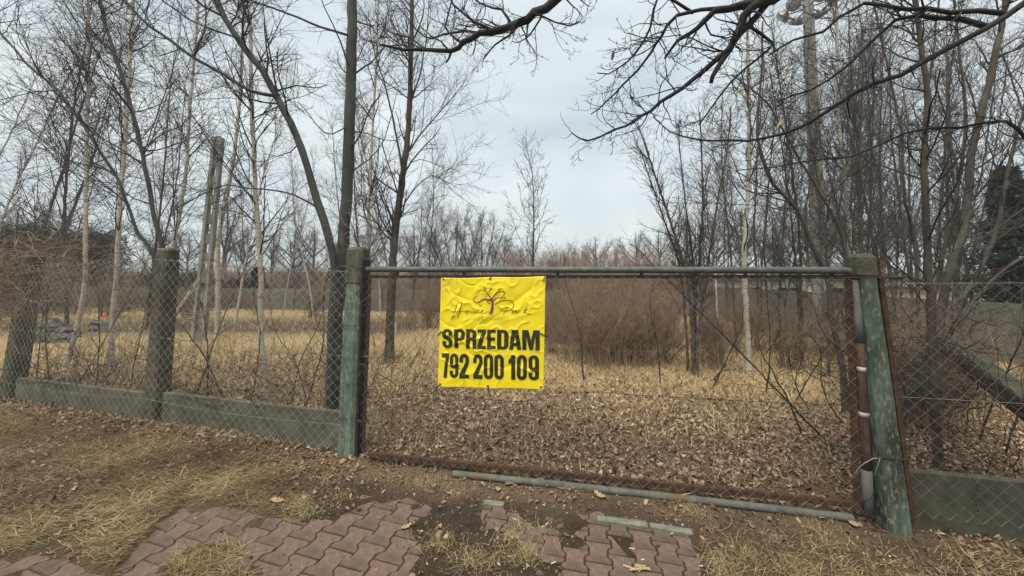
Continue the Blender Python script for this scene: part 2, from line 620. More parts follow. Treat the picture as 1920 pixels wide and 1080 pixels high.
def ground():
    xl = -geo(9, 120, .2)[::-1]
    xs = np.concatenate([xl[:-1], axis([(-9, -4, .08), (-4, 3, .028), (3, 6, .06)]), geo(6, 120, .12)])
    ys = np.concatenate([-geo(1.2, 60, .15)[::-1][:-1] * 1.0, axis([(-1.2, 1.6, .2), (1.6, 3.4, .023), (3.4, 6, .05)]), geo(6, 130, .1, 1.14)])
    X, Y = np.meshgrid(xs, ys, indexing='ij')
    Z = gz(X.ravel(), Y.ravel()).reshape(X.shape)
    far = sstep(12, 40, np.hypot(X, Y))
    Z = Z * (1 - far)
    nx, ny = X.shape
    i = np.arange(nx * ny).reshape(nx, ny)
    q = np.stack([i[:-1, :-1], i[1:, :-1], i[1:, 1:], i[:-1, 1:]], -1).reshape(-1, 4)
    b = MB()
    b.add(np.stack([X.ravel(), Y.ravel(), Z.ravel()], 1), q)
    m = bpy.data.materials.new('earth')
    m.use_nodes = True
    t = m.node_tree
    L = t.links
    bs = t.nodes['Principled BSDF']
    bs.inputs['Roughness'].default_value = .95
    bs.inputs['Specular IOR Level'].default_value = .15
    at = t.nodes.new('ShaderNodeAttribute')
    at.attribute_name = 'zone'
    geo_n = t.nodes.new('ShaderNodeNewGeometry')

    def noise(sc, det=7):
        n = t.nodes.new('ShaderNodeTexNoise')
        n.inputs['Scale'].default_value = sc
        n.inputs['Detail'].default_value = det
        n.inputs['Roughness'].default_value = .68
        L.new(geo_n.outputs['Position'], n.inputs['Vector'])
        return n.outputs['Fac']

    def ramp(fac, c1, c2, lo=.36, hi=.64):
        r = t.nodes.new('ShaderNodeValToRGB')
        r.color_ramp.elements[0].position = lo
        r.color_ramp.elements[1].position = hi
        r.color_ramp.elements[0].color = (*c1, 1)
        r.color_ramp.elements[1].color = (*c2, 1)
        L.new(fac, r.inputs['Fac'])
        return r.outputs['Color']

    def mixc(f, a, b_):
        n = t.nodes.new('ShaderNodeMix')
        n.data_type = 'RGBA'
        L.new(f, n.inputs[0])
        L.new(a, n.inputs[6])
        L.new(b_, n.inputs[7])
        return n.outputs[2]
    sep = t.nodes.new('ShaderNodeSeparateColor')
    L.new(at.outputs['Color'], sep.inputs[0])
    nf = noise(55)
    nm = noise(9)
    soil = ramp(nm, (.028, .021, .016), (.066, .051, .038))
    soil2 = ramp(nf, (.022, .016, .011), (.082, .063, .046), .3, .7)
    n2 = t.nodes.new('ShaderNodeMix')
    n2.data_type = 'RGBA'
    n2.inputs[0].default_value = .5
    L.new(soil, n2.inputs[6])
    L.new(soil2, n2.inputs[7])
    straw = ramp(nf, (.045, .032, .019), (.15, .11, .062), .3, .7)
    leaf = ramp(nf, (.06, .042, .028), (.21, .152, .10), .3, .7)
    c = mixc(sep.outputs[0], n2.outputs[2], straw)
    c = mixc(sep.outputs[1], c, leaf)
    c = mixc(sep.outputs[2], c, ramp(nf, (.19, .136, .066), (.46, .345, .18), .3, .7))
    L.new(c, bs.inputs['Base Color'])
    bp = t.nodes.new('ShaderNodeBump')
    bp.inputs['Strength'].default_value = 1.0
    bp.inputs['Distance'].default_value = .035
    L.new(noise(70), bp.inputs['Height'])
    L.new(bp.outputs['Normal'], bs.inputs['Normal'])
    o = b.build('ground', m)
    tag(o, kind='structure')
    zs, zl = zones(X.ravel(), Y.ravel())
    ca = o.data.attributes.new('zone', 'FLOAT_COLOR', 'POINT')
    col = np.stack([zs, zl, FIELD_W, zs * 0 + 1], 1)
    ca.data.foreach_set('color', col.astype(np.float32).ravel())
    return o


def zones(x, y):
    """straw and leaf-litter weights; the remainder is bare soil"""
    x = np.asarray(x, float)
    y = np.asarray(y, float)
    s = y - fence_y(x)
    n = fbm(x, y, .9, 41, 3)
    n2 = fbm(x, y, 3.0, 51, 3)
    # left verge
    edge = -1.55 - .62 * (y - 2.6) + .5 * (n2 - .5)
    verge = sstep(.25, -.25, x - edge) * sstep(.05, -.35, s)
    # tufts on the right of the pavers
    rt = sstep(1.0, 1.35, x + .3 * (n2 - .5)) * sstep(2.8, 2.4, y) * .5
    straw = np.maximum(verge * (.55 + .45 * sstep(.35, .6, n2)), rt)
    infield = sstep(1.2, 3.4, s + 2.6 * (n - .5) + 1.2 * (n2 - .5) - .2 + 1.5 * sstep(-.3, -1.9, x))
    straw = np.maximum(straw, infield)
    dark = sstep(10.2, 10.8, y) * sstep(14.5, 13.5, y) * sstep(-2, -3.5, x)
    straw = straw * (1 - .9 * dark) * sstep(17.5, 15.5, y)
    leaf = sstep(-.55, -.05, s + .5 * (n2 - .5)) * (1 - infield)
    leaf = np.maximum(leaf, .5 * sstep(.9, 1.5, x) * sstep(-.8, -.3, s) * (1 - infield))
    global FIELD_W
    FIELD_W = np.clip(infield * (1 - .9 * dark) * sstep(17.5, 15.5, y), 0, 1)
    return np.clip(straw, 0, 1), np.clip(leaf, 0, 1)


GROUND = ground()


# ------------------------------------------------------------------ pavers
def paver_mesh(Lp, W, name):
    a = W * .085
    g = .005
    h = W / 2
    side = [(-.5, h + a), (-.31, h + a), (-.19, h - a), (.19, h - a), (.31, h + a), (.5, h + a)]
    o = [(x, y * Lp) for y, x in side] + [(-x, y * Lp) for y, x in reversed(side)]

    def inset(k):
        return [(x - math.copysign(k, x), y - (math.copysign(k, y) if abs(y) > .4 * Lp else 0)) for x, y in o]
    rings = [(inset(g), -.055), (inset(g), -.006), (inset(g + .0035), 0)]
    n = len(o)
    v = []
    for rg, z in rings:
        v += [(x, y, z) for x, y in rg]
    f = []
    for r in range(2):
        for i in range(n):
            j = (i + 1) % n
            f.append((r * n + j, r * n + i, r * n + n + i, r * n + n + j))
    f = [tuple(reversed(q)) for q in f]
    top = list(range(2 * n, 3 * n))
    tri = tessellate_polygon([[Vector(v[i]) for i in top]])
    for t_ in tri:
        a_, b_, c_ = (top[k] for k in t_)
        nn = (Vector(v[b_]) - Vector(v[a_])).cross(Vector(v[c_]) - Vector(v[a_]))
        f.append((a_, b_, c_) if nn.z > 0 else (a_, c_, b_))
    if True:
        q0 = f[0]
        p = [Vector(v[k]) for k in q0]
        nn = (p[1] - p[0]).cross(p[2] - p[0])
        ctr = (p[0] + p[2]) / 2
        if nn.dot(Vector((ctr.x, ctr.y, 0))) < 0:
            f = [tuple(reversed(q)) if len(q) == 4 else q for q in f]
    me = bpy.data.meshes.new(name)
    me.from_pydata(v, [], f)
    me.update()
    return me


def pavers():
    root = bpy.data.objects.new('pavement', None)
    COL.objects.link(root)
    tag(root, kind='structure')
    rng = np.random.default_rng(3)
    for pi, (Lp, W, th, org) in enumerate([(.222, .178, math.radians(17), G(600, 1020)), (.183, .150, math.radians(12), G(1080, 1010)),
                                           (.222, .178, math.radians(17), G(40, 1060))]):
        metas = []
        for k in range(3):
            me = paver_mesh(Lp, W, 'paver')
            at = me.attributes.new('tint', 'FLOAT', 'POINT')
            at.data.foreach_set('value', np.full(len(me.vertices), (.15, .5, .9)[k], np.float32))
            me.materials.append(M['paver'])
            metas.append(me)
        ux = np.array([math.cos(th), -math.sin(th)])
        uy = np.array([math.sin(th), math.cos(th)])
        for i in range(-14, 15):
            for j in range(-14, 15):
                c = org[:2] + ux * (i * W) + uy * ((j + (.5 if i % 2 else 0)) * Lp)
                if poly_sd(PATCH[pi], c[:1], c[1:])[0] > .09:
                    continue
                o = bpy.data.objects.new('paver', metas[rng.choice(3, p=[.25, .5, .25])])
                COL.objects.link(o)
                o.parent = root
                o.location = (c[0], c[1], rng.normal(0, .0022))
                o.rotation_euler = (rng.normal(0, .009), rng.normal(0, .009), -th + rng.normal(0, .006))
    # pale concrete edging strip behind the right-hand patch
    for (a, b) in (((1120, 975), (1215, 987)), ((1219, 988), (1300, 1001)), ((908, 944), (945, 948))):
        p, q = G(*a), G(*b)
        L_ = np.linalg.norm(q - p)
        rz = math.atan2(q[1] - p[1], q[0] - p[0])
        bb = MB().box((0, 0, -.09), L_, .055, .2)
        o = bb.build('edging_stone', 'kerb', root, origin=(0, 0, 0), smooth=False)
        o.location = ((p[0] + q[0]) / 2, (p[1] + q[1]) / 2, .006)
        o.rotation_euler = (0, .006, rz)
        bv = o.modifiers.new('bevel', 'BEVEL')
        bv.width = .006
    return root


pavers()


# ------------------------------------------------------------------ chain link
def chain(c00, c10, c01, c11, cell=.095, r=.0019, sag=.012, seed=0, skip=None):
    """diamond wire netting on the quad c00 (bottom left) c10 (bottom right) c01 (top left) c11 (top right)"""
    c00, c10, c01, c11 = (np.asarray(c, float) for c in (c00, c10, c01, c11))
    W = np.linalg.norm(c10 - c00)
    H = np.linalg.norm(c01 - c00)
    nu = max(2, int(W / cell * 2))
    nv = max(2, int(H / cell * 2))
    nrm = np.cross(c10 - c00, c01 - c00)
    nrm /= np.linalg.norm(nrm)
    i = np.arange(nu + 1)[:, None]
    j = np.arange(nv + 1)[None]
    u = (i + .5 + .5 * np.where((i + j) % 2 == 0, -1, 1)) / (nu + 1) + j * 0
    v = (j + 0 * i) / nv
    un = u + .22 / nu * (fbm(u * W, v * H, 3, seed, 2) - .5) * 2
    vn = v + .35 / nv * (fbm(u * W, v * H, 2.3, seed + 9, 2) - .5) * 2 * np.sin(v * math.pi)
    u2, v2 = un[..., None], vn[..., None]
    p = (c00 * (1 - u2) + c10 * u2) * (1 - v2) + (c01 * (1 - u2) + c11 * u2) * v2
    off = sag * (fbm(u * W, v * H, 1.3, seed + 4, 2) - .5) * 2 * np.sin(v * math.pi)
    off = off + np.where((i + j) % 2 == 0, -.5, .5) * r + 0 * off
    p = p + nrm * off[..., None]
    if skip is not None:
        keep = [k for k in range(nu + 1) if not skip(k / nu)]
        p = p[keep]
    return MB().tubes(p, np.full(p.shape[:2], r), 4)


def vline(px, py_b, py_t, d):
    return P(px[0], py_b, d), P(px[1], py_t, d)


def post_mesh(base, top, w0, w1, rz, ch=.025, cap=0.0, bury=.15, segs=7):
    """tapered chamfered concrete post standing between two points"""
    base = np.array(base, float)
    top = np.array(top, float)
    ax = top - base
    base = base - ax / np.linalg.norm(ax) * bury
    cs, sn = math.cos(rz), math.sin(rz)
    b = MB()
    rings = []
    for k in range(segs + 1):
        t = k / segs
        h = (w0 + (w1 - w0) * t) / 2
        c = ch
        o = [(h - c, -h), (h, -h + c), (h, h - c), (h - c, h), (-h + c, h), (-h, h - c), (-h, -h + c), (-h + c, -h)]
        rings.append([base + (top - base) * t + np.array([x * cs - y * sn, x * sn + y * cs, 0]) for x, y in o])
    # slightly domed weathered top
    h = w1 / 2 * .72
    rings.append([top + np.array([0, 0, .03]) + np.array([x * cs - y * sn, x * sn + y * cs, 0]) for x, y in
                  [(h - .02, -h), (h, -h + .02), (h, h - .02), (h - .02, h), (-h + .02, h), (-h, h - .02), (-h, -h + .02), (-h + .02, -h)]])
    R = np.array(rings)
    n = 8
    rg = np.random.default_rng(int(abs(base[0]) * 100))
    R[1:-1] += rg.normal(0, .0022, R[1:-1].shape)
    v = R.reshape(-1, 3)
    q = []
    for k in range(len(rings) - 1):
        for i in range(n):
            j = (i + 1) % n
            q.append((k * n + i, k * n + j, k * n + n + j, k * n + n + i))
    m = len(v)
    v = np.concatenate([v, [R[-1].mean(0)]])
    L_ = (len(rings) - 1) * n
    t = [(m, L_ + i, L_ + (i + 1) % n) for i in range(n)]
    b.add(v, q, t)
    return b


def slab(pa, pb, z0a, z1a, z0b, z1b, th):
    """upright slab between two plan points with sloping top"""
    pa, pb = np.asarray(pa, float), np.asarray(pb, float)
    d = pb - pa
    n = np.array([-d[1], d[0]])
    n = n / np.linalg.norm(n) * th / 2
    bot = [np.array([*(pa - n), z0a]), np.array([*(pb - n), z0b]), np.array([*(pb + n), z0b]), np.array([*(pa + n), z0a])]
    top = [np.array([*(pa - n), z1a]), np.array([*(pb - n), z1b]), np.array([*(pb + n), z1b]), np.array([*(pa + n), z1a])]
    return MB().prism(bot, top)


# positions along the left fence
POSTS = {}


def fence_left():
    a = math.atan2(-.258, 1)
    pA_b = G(20, 757)
    pA_t = P(64, 482, pA_b[1])
    pB_b = G(291, 797)
    pB_t = P(316, 470, pB_b[1])
    gp_b = G(655, 850)
    root = thing('chain_link_fence', 'left chain-link fence with square concrete posts and low concrete plinth panels', 'fence', (pB_b[0], pB_b[1], 0))
    for b_, t_ in ((pA_b, pA_t), (pB_b, pB_t)):
        post_mesh((b_[0], b_[1], 0), t_, .20, .175, a).build('post', 'concrete_post', root, smooth=False)
    # the bay running out of the picture
    pZ = pA_b + (pA_b - pB_b)
    pY = pZ + (pA_b - pB_b)
    for q in (pZ, pY):
        post_mesh((q[0], q[1], 0), (q[0] + .05, q[1], 2.08), .20, .175, a).build('post', 'concrete_post', root, smooth=False)
    ends = [(pY, pZ, .34, .34), (pZ, pA_b, .34, .35), (pA_b, pB_b, .37, .37), (pB_b, gp_b, .40, .41)]
    nr = np.array([-.25, -.97])
    for k, (p, q, ha, hb) in enumerate(ends):
        d = (q - p)[:2]
        d = d / np.linalg.norm(d)
        s = slab(p[:2] + d * .125, q[:2] - d * (.125 if k < 3 else .10), -.2, ha, -.2, hb, .055)
        o = s.build('plinth_panel', 'concrete', root, smooth=False)
        bv = o.modifiers.new('bevel', 'BEVEL')
        bv.width = .008
        off = nr * .135
        tl, tr = 1.98, 1.98
        if k == 2:
            tl, tr = pA_t[2] - .12, pB_t[2] - .1
        if k == 3:
            tl, tr = pB_t[2] - .1, 1.86
        la = (0, 0) if k < 2 else ((pA_t - pA_b)[:2] if k == 2 else (pB_t - pB_b)[:2])
        lb = (0, 0) if k < 1 else ((pA_t - pA_b)[:2] if k == 1 else ((pB_t - pB_b)[:2] if k == 2 else (0.02, 0)))
        c00 = np.array([*(p[:2] + off), .09])
        c10 = np.array([*(q[:2] + off), .09])
        c01 = np.array([*(p[:2] + off + la), tl])
        c11 = np.array([*(q[:2] + off + lb), tr])
        o = chain(c00, c10, c01, c11, .108, .0022, .05, 30 + k).build('wire_mesh', 'wire_green', root)
        tag(o, kind='stuff')
        for z_, sg in ((0.995, .015), (.52, .03), (.14, .04)):
            pa = c00 + (c01 - c00) * z_
            pb = c10 + (c11 - c10) * z_
            t = np.linspace(0, 1, 14)[:, None]
            ln = pa + (pb - pa) * t
            ln[:, 2] -= sg * np.sin(t[:, 0] * math.pi)
            ln[:, 1] -= .004
            MB().tubes(ln, np.full(14, .0022), 4).build('tension_wire', 'wire', root)


fence_left()

GATE_RZ = math.atan2(GR[1] - GL[1], GR[0] - GL[0])


def gate_pt(px, py, off=0.0):
    """point of the gate plane seen at a pixel, moved off towards the camera"""
    n = np.array([-(GR - GL)[1], (GR - GL)[0], 0.0])
    n /= np.linalg.norm(n)
    p0 = np.array([GL[0], GL[1], 0]) - n * off
    r = ray(px, py)
    c = np.array([0, 0, CAMH])
    return c + r * (np.dot(p0 - c, n) / np.dot(r, n))


def gate_posts():
    b = G(655, 851)
    t = P(671, 470, b[1])
    POSTS['L'] = (b, t)
    r = thing('gate_post', 'worn green concrete gate post wrapped in dry vines, on the side of the banner', 'post', (b[0], b[1], 0))
    o = post_mesh((b[0], b[1], 0), t, .205, .165, GATE_RZ, .035).build('shaft', 'green_paint', r, smooth=False)
    # bare dark concrete cap and unpainted side
    cap = post_mesh(b + (t - b) * .84, t + np.array([0, 0, .006]), .191, .184, GATE_RZ, .03, bury=0, segs=2)
    cap.build('bare_top', 'concrete_dark', r, smooth=False)
    d = (t - b)
    n = np.array([math.cos(GATE_RZ), math.sin(GATE_RZ), 0])
    f = np.array([math.sin(GATE_RZ), -math.cos(GATE_RZ), 0])
    sp = [b + np.array([0, 0, -.1]) + n * .118 + f * .0, b + d * .95 + n * .1]
    bb = MB()
    for k in range(1):
        lo, hi = sp
        w_, th_ = .135, .024
        corners = [(-th_ / 2, -w_ / 2), (th_ / 2, -w_ / 2), (th_ / 2, w_ / 2), (-th_ / 2, w_ / 2)]
        bb.prism([lo + n * x - f * y for x, y in corners], [hi + n * x - f * y for x, y in corners])
    bb.build('side_board', 'rust_dark', r, smooth=False)
    for k in (.19, .63):
        c = b + d * k
        ring = [c + n * (.125 * math.cos(a)) + f * (.125 * math.sin(a)) for a in np.linspace(0, 2 * math.pi, 9)]
        ring = np.array([c + n * x + f * y for x, y in [(-.11, .07), (-.07, .112), (.07, .112), (.112, .07), (.135, .0), (.135, -.08), (.07, -.112), (-.07, -.112), (-.112, -.07), (-.11, .07)]])
        MB().tubes(ring, np.full(len(ring), .003), 5).build('binding_wire', 'wire_dark', r)

    b = G(1674, 990)
    t = P(1616, 484, b[1] + .03)
    POSTS['R'] = (b, t)
    r = thing('gate_post', 'leaning green concrete gate post with peeling mossy paint, beside the pipe elbow', 'post', (b[0], b[1], 0))
    post_mesh((b[0], b[1], 0), t, .160, .110, GATE_RZ + .06, .014).build('shaft', 'green_mossy', r, smooth=False)
    d = t - b
    post_mesh(b + d * .935 - n * .010, t + np.array([0, 0, .005]) - n * .010, .140, .134, GATE_RZ + .06, .016, bury=0, segs=2).build('bare_top', 'concrete_dark', r, smooth=False)
    # rusty angle iron on the fence side
    lo = b + d * .02 + n * .102
    hi = b + d * .93 + n * .078
    bb = MB()
    w_, th_ = .05, .03
    co = [(-th_ / 2, -w_ / 2), (th_ / 2, -w_ / 2), (th_ / 2, w_ / 2), (-th_ / 2, w_ / 2)]
    bb.prism([lo + n * x + f * (y + .03) for x, y in co][::-1], [hi + n * x + f * (y + .03) for x, y in co][::-1])
    bb.build('angle_iron', 'rust', r, smooth=False)
    for k, rr in ((.925, .0045), (.265, .0035)):
        c = b + d * k
        h = .079
        ring = np.array([c + n * x + f * y for x, y in [(-.21, .05), (-.15, .10), (-h, h), (h, h), (.14, .06), (.13, -.05), (h, -h), (-h, -h), (-.15, -.06), (-.21, .05)]])
        MB().tubes(ring, np.full(len(ring), rr), 5).build('binding_wire', 'wire_dark', r)
    c = b + d * .925 + n * .18 + f * .06
    MB().tubes(np.array([c - n * .05, c - n * .03, c, c + n * .03, c + n * .05]), np.array([.006, .013, .016, .013, .005]), 6, cap=True).build('wire_knot', 'wire_dark', r)
    # loose wire ends
    for sgn in ((-.10, .10), (-.02, .07)):
        c0 = b + d * .265 + n * -.1 + f * .1
        pts = spline([c0, c0 + n * sgn[0] * .5 + f * .03 + np.array([0, 0, .01]), c0 + n * sgn[0] * 1.2 + f * .02 + np.array([0, 0, -.05]), c0 + n * sgn[0] * 1.5 + np.array([0, 0, -.12])], .03)
        MB().tubes(pts, np.full(len(pts), .003), 5).build('loose_wire', 'wire', r)


gate_posts()


def bar(b, p, q, w, th, nrm):
    """rectangular bar from p to q; w across, th along nrm"""
    p, q, nrm = (np.asarray(k, float) for k in (p, q, nrm))
    d = (q - p) / np.linalg.norm(q - p)
    s = np.cross(d, nrm)
    s /= np.linalg.norm(s)
    nn = np.cross(s, d)
    co = [(-w / 2, -th / 2), (w / 2, -th / 2), (w / 2, th / 2), (-w / 2, th / 2)]
    b.prism([p + s * x + nn * y for x, y in co], [q + s * x + nn * y for x, y in co])
    return b


def angle(p, q, leg, th, nrm, side):
    """steel angle: one leg in the gate plane, the other pointing away from the camera"""
    b = MB()
    p, q, nrm = (np.asarray(k, float) for k in (p, q, nrm))
    d = (q - p) / np.linalg.norm(q - p)
    s = np.cross(d, nrm)
    s /= np.linalg.norm(s)
    s = s * side
    bar(b, p, q, leg, th, nrm)
    o = s * (leg / 2 - th / 2) - nrm * (leg / 2 + .002)
    bar(b, p + o, q + o, th, leg - th, nrm)
    return b


def gate():
    n = np.array([-(GR - GL)[1], (GR - GL)[0], 0.0])
    n /= np.linalg.norm(n)
    f = -n
    root = thing('gate', 'wide gate of grey pipe and rusty angle iron with wire netting infill', 'gate', (*((GL + GR) / 2), 0))
    # outer pipe: top rail, elbow, closing stile
    A = gate_pt(688, 505)
    B = gate_pt(1582, 507)
    C = gate_pt(1610, 524)
    D = gate_pt(1628, 962)
    u = (B - A) / np.linalg.norm(B - A)
    rail = np.concatenate([A + (B - A) * np.linspace(0, 1, 10)[:, None],
                           [B + u * .04 + np.array([0, 0, -.006]), B + u * .066 + np.array([0, 0, -.022]), B + u * .081 + np.array([0, 0, -.045]),
                            B + u * .086 + np.array([0, 0, -.075])]])
    MB().tubes(rail, np.full(len(rail), .0275), 12, cap=True).build('top_rail', 'pipe', root)
    e = rail[-1]
    D[2] = max(D[2], gz1(D[0], D[1]) + .0)
    st = e + (D - e) * np.linspace(0, 1, 12)[:, None]
    k1, k2 = 3, 9
    MB().tubes(st[:k1 + 1], np.full(k1 + 1, .0365), 12, cap=True).build('upper_stile', mat('stile_grey', (.095, .105, .095), (.16, .172, .156), 10, .7, .3, 60, stretch=(1, 1, .3), third=(.10, .125, .105), third_scale=3), root)
    MB().tubes(st[k1:k2 + 1], np.full(k2 - k1 + 1, .0325), 12, cap=True).build('rusty_stile', 'pipe_rust', root)
    MB().tubes(st[k2:], np.full(12 - k2, .0355), 12, cap=True).build('lower_stile', mat('stile_base', (.075, .075, .066), (.135, .135, .12), 10, .8, .3, 60, stretch=(1, 1, .3)), root)
    for py in (705, 787):
        c = st[0] + (st[-1] - st[0]) * ((py - 540) / (962 - 540))
        dv = (st[-1] - st[0]) / np.linalg.norm(st[-1] - st[0])
        MB().tubes(np.array([c - dv * .018, c + dv * .018]), np.array([.0345, .0345]), 12, cap=True).build('tape_band', 'tape', root)
    # inner angle-iron frame
    tl, tr = gate_pt(694, 519), gate_pt(1592, 519)
    bl, br = gate_pt(681, 848), gate_pt(1607, 948)
    bl[2] = max(bl[2], .02)
    angle(tl, tr, .028, .005, f, 1).build('top_bar', 'rust_dark', root, smooth=False)
    angle(tl + [0, 0, .02], bl, .032, .005, f, 1).build('hinge_bar', 'rust_dark', root, smooth=False)
    angle(tr - [0, 0, -.015], br, .048, .006, f, -1).build('closing_bar', 'rust', root, smooth=False)
    bl2 = gate_pt(690, 853)
    angle(bl2 + f * .003, br + f * .003 + u * .02, .038, .006, f, -1).build('bottom_bar', 'rust', root, smooth=False)
    for px in (745, 870, 1046, 1203, 1397, 1560):
        p = gate_pt(px, 505)
        bar(MB(), p - [0, 0, .025], gate_pt(px, 519), .026, .012, f).build('stud', 'rust_dark', root, smooth=False)
    for py in (592, 684, 790):
        p = gate_pt(689 - (py - 510) * .03, py)
        bar(MB(), p - u * .07, p, .018, .018, f).build('hinge', 'rust_dark', root, smooth=False)
    # netting
    dn = np.array([0, 0, -.035])
    c = chain(bl + f * .008 - u * .03 + dn, br + f * .008 + u * .03 + dn, tl + f * .008 - u * .03, tr + f * .008 + u * .03, .098, .0020, .02, 77)
    o = c.build('wire_mesh', 'wire', root)
    tag(o, kind='stuff')
    # slack tension wire across the lower half
    pts = spline([gate_pt(686, 746, .01), gate_pt(760, 738, .012), gate_pt(830, 738, .012), gate_pt(905, 748, .012), gate_pt(990, 752, .012),
                  gate_pt(1100, 735, .012), gate_pt(1220, 742, .012), gate_pt(1400, 752, .012), gate_pt(1600, 760, .012)], .1)
    MB().tubes(pts, np.full(len(pts), .0026), 5).build('tension_wire', 'wire_dark', root)
    # loose pipe of the outer frame lying on the ground in front
    a, b = G(850, 886, .035), G(1598, 968, .035)
    ln = a + (b - a) * np.linspace(0, 1, 24)[:, None]
    ln[:, 2] = [max(gz1(x, y) * .5, -.01) + .022 for x, y, _ in ln]
    ln[:, 2] = np.linspace(ln[0, 2], ln[-1, 2], 24) + .006 * np.sin(np.linspace(0, math.pi, 24))
    r = thing('steel_pipe', 'long grey steel pipe lying on the soil along the foot of the gate', 'pipe', (*ln[12][:2], 0))
    MB().tubes(ln, np.full(24, .0285), 12).build('tube', 'pipe_ground', r)
    return root


gate()


# ------------------------------------------------------------------ banner
def banner():
    f = np.array([math.sin(GATE_RZ), -math.cos(GATE_RZ), 0])
    OFF = .028
    ctl, ctr, cbl, cbr = (gate_pt(827, 521, OFF), gate_pt(1023, 518, OFF), gate_pt(821, 726, OFF + .012), gate_pt(1019, 731, OFF + .008))
    root = thing('banner', 'yellow for-sale banner with black lettering tied to the gate', 'banner', (*cbl[:2], 0))
    # corners in the coordinates used to trace the print (the photograph zoomed 3.857 times about (800, 480))
    Z = 3.857
    tl, tr, bl, br = (np.array([(x - 800) * Z, (y - 480) * Z]) for x, y in ((827, 521), (1023, 518), (821, 726), (1019, 731)))

    def uv(xy):
        xy = np.asarray(xy, float).reshape(-1, 2)
        u = np.full(len(xy), .5)
        v = np.full(len(xy), .5)
        for _ in range(8):
            p = tl * (1 - u)[:, None] * (1 - v)[:, None] + tr * u[:, None] * (1 - v)[:, None] + bl * (1 - u)[:, None] * v[:, None] + br * u[:, None] * v[:, None]
            du = (tr - tl) * (1 - v)[:, None] + (br - bl) * v[:, None]
            dv = (bl - tl) * (1 - u)[:, None] + (br - tr) * u[:, None]
            e = xy - p
            det = du[:, 0] * dv[:, 1] - du[:, 1] * dv[:, 0]
            u = u + (e[:, 0] * dv[:, 1] - e[:, 1] * dv[:, 0]) / det
            v = v + (du[:, 0] * e[:, 1] - du[:, 1] * e[:, 0]) / det
        return u, v

    CREASES = [(.02, .30, .20, .10, .009, .03), (.08, .42, .30, .16, .008, .026), (.10, .30, .26, .20, -.007, .02), (.0, .55, .42, .36, .008, .03), (.22, .40, .44, .34, .006, .018),
               (.62, .30, .95, .06, -.012, .05), (.55, .42, .98, .30, .008, .04), (.05, .12, .30, .22, -.008, .022), (.1, .62, .55, .52, .010, .03),
               (.0, .70, .35, .56, -.008, .025), (.30, .62, .60, .72, .007, .022), (.62, .5, .66, .72, .006, .02), (.05, .96, .55, .80, .008, .04),
               (.5, .85, .9, .74, -.008, .03), (.68, .72, .80, .92, .007, .025), (.45, .55, .62, .66, -.007, .02), (.76, .5, .9, .62, .006, .018), (.3, .05, .6, .12, .006, .03),
               (.12, .45, .2, .62, .006, .016), (.18, .48, .33, .58, -.006, .016)]

    def pos(u, v, off=0.0):
        u, v = np.asarray(u, float), np.asarray(v, float)
        U, V = u[:, None], v[:, None]
        p = ctl * (1 - U) * (1 - V) + ctr * U * (1 - V) + cbl * (1 - U) * V + cbr * U * V
        h = .010 * (fbm(u, v, 3.2, 3, 2) - .5) + .008 * (fbm(u + v * .4, v - u * .5, 7, 13, 2) - .5)
        ri = np.abs(fbm(u * 1.2 + v * .7, v - u * .6, 5.0, 23, 2) - .5)
        h = h + .010 * np.exp(-ri / .035)
        ri = np.abs(fbm(u * .8 - v * .9, v + u * .9, 4.2, 33, 2) - .5)
        h = h - .008 * np.exp(-ri / .03) * sstep(.9, .3, u)
        for x0, y0, x1, y1, a, wd in CREASES:
            ex, ey = x1 - x0, y1 - y0
            l2 = ex * ex + ey * ey
            t = np.clip(((u - x0) * ex + (v - y0) * ey) / l2, 0, 1)
            dd = np.hypot(u - x0 - t * ex, v - y0 - t * ey)
            h = h + a * np.exp(-dd / wd * 1.4) * np.sin(np.clip(t, .02, .98) * math.pi) ** .5
        # scalloped pull towards the ties, hem at the border
        edge = np.minimum(np.minimum(u, 1 - u), np.minimum(v, 1 - v))
        h = h * (.35 + .65 * sstep(0, .08, edge))
        sc = .006 * np.sin(u * 2 * math.pi) ** 2 * (np.exp(-v / .05) * 1 - np.exp(-(1 - v) / .05))
        h = h * .8
        p = p + f * (h + off)[:, None]
        p[:, 2] -= sc
        return p

    n1, n2 = 140, 150
    uu, vv = np.meshgrid(np.linspace(0, 1, n1), np.linspace(0, 1, n2), indexing='ij')
    i = np.arange(n1 * n2).reshape(n1, n2)
    q = np.stack([i[:-1, :-1], i[:-1, 1:], i[1:, 1:], i[1:, :-1]], -1).reshape(-1, 4)
    o = MB().add(pos(uu.ravel(), vv.ravel()), q).build('sheet', 'yellow', root)
    sd = o.modifiers.new('thickness', 'SOLIDIFY')
    sd.thickness = .0012
    sd.offset = -1

    def fill(polys, name, m, off=.0042, maxe=8, parent=root):
        """polys: list of [outer, hole, ...] in traced coordinates"""
        bm = bmesh.new()
        for rings in polys:
            flat = [p for r in rings for p in r]
            tri = tessellate_polygon([[Vector((x, y, 0)) for x, y in r] for r in rings])
            vs = [bm.verts.new((x, y, 0)) for x, y in flat]
            for a, b_, c in tri:
                try:
                    bm.faces.new((vs[a], vs[b_], vs[c]))
                except ValueError:
                    pass
        for _ in range(6):
            lg = [e for e in bm.edges if e.calc_length() > maxe]
            if not lg:
                break
            bmesh.ops.subdivide_edges(bm, edges=lg, cuts=1)
            bmesh.ops.triangulate(bm, faces=bm.faces[:])
        bm.verts.index_update()
        xy = np.array([v.co[:2] for v in bm.verts])
        tr_ = np.array([[v.index for v in fc.verts] for fc in bm.faces])
        bm.free()
        # face the camera
        p = xy[tr_]
        ar = np.cross(p[:, 1] - p[:, 0], p[:, 2] - p[:, 0])
        tr_[ar > 0] = tr_[ar > 0][:, ::-1]
        u, v = uv(xy)
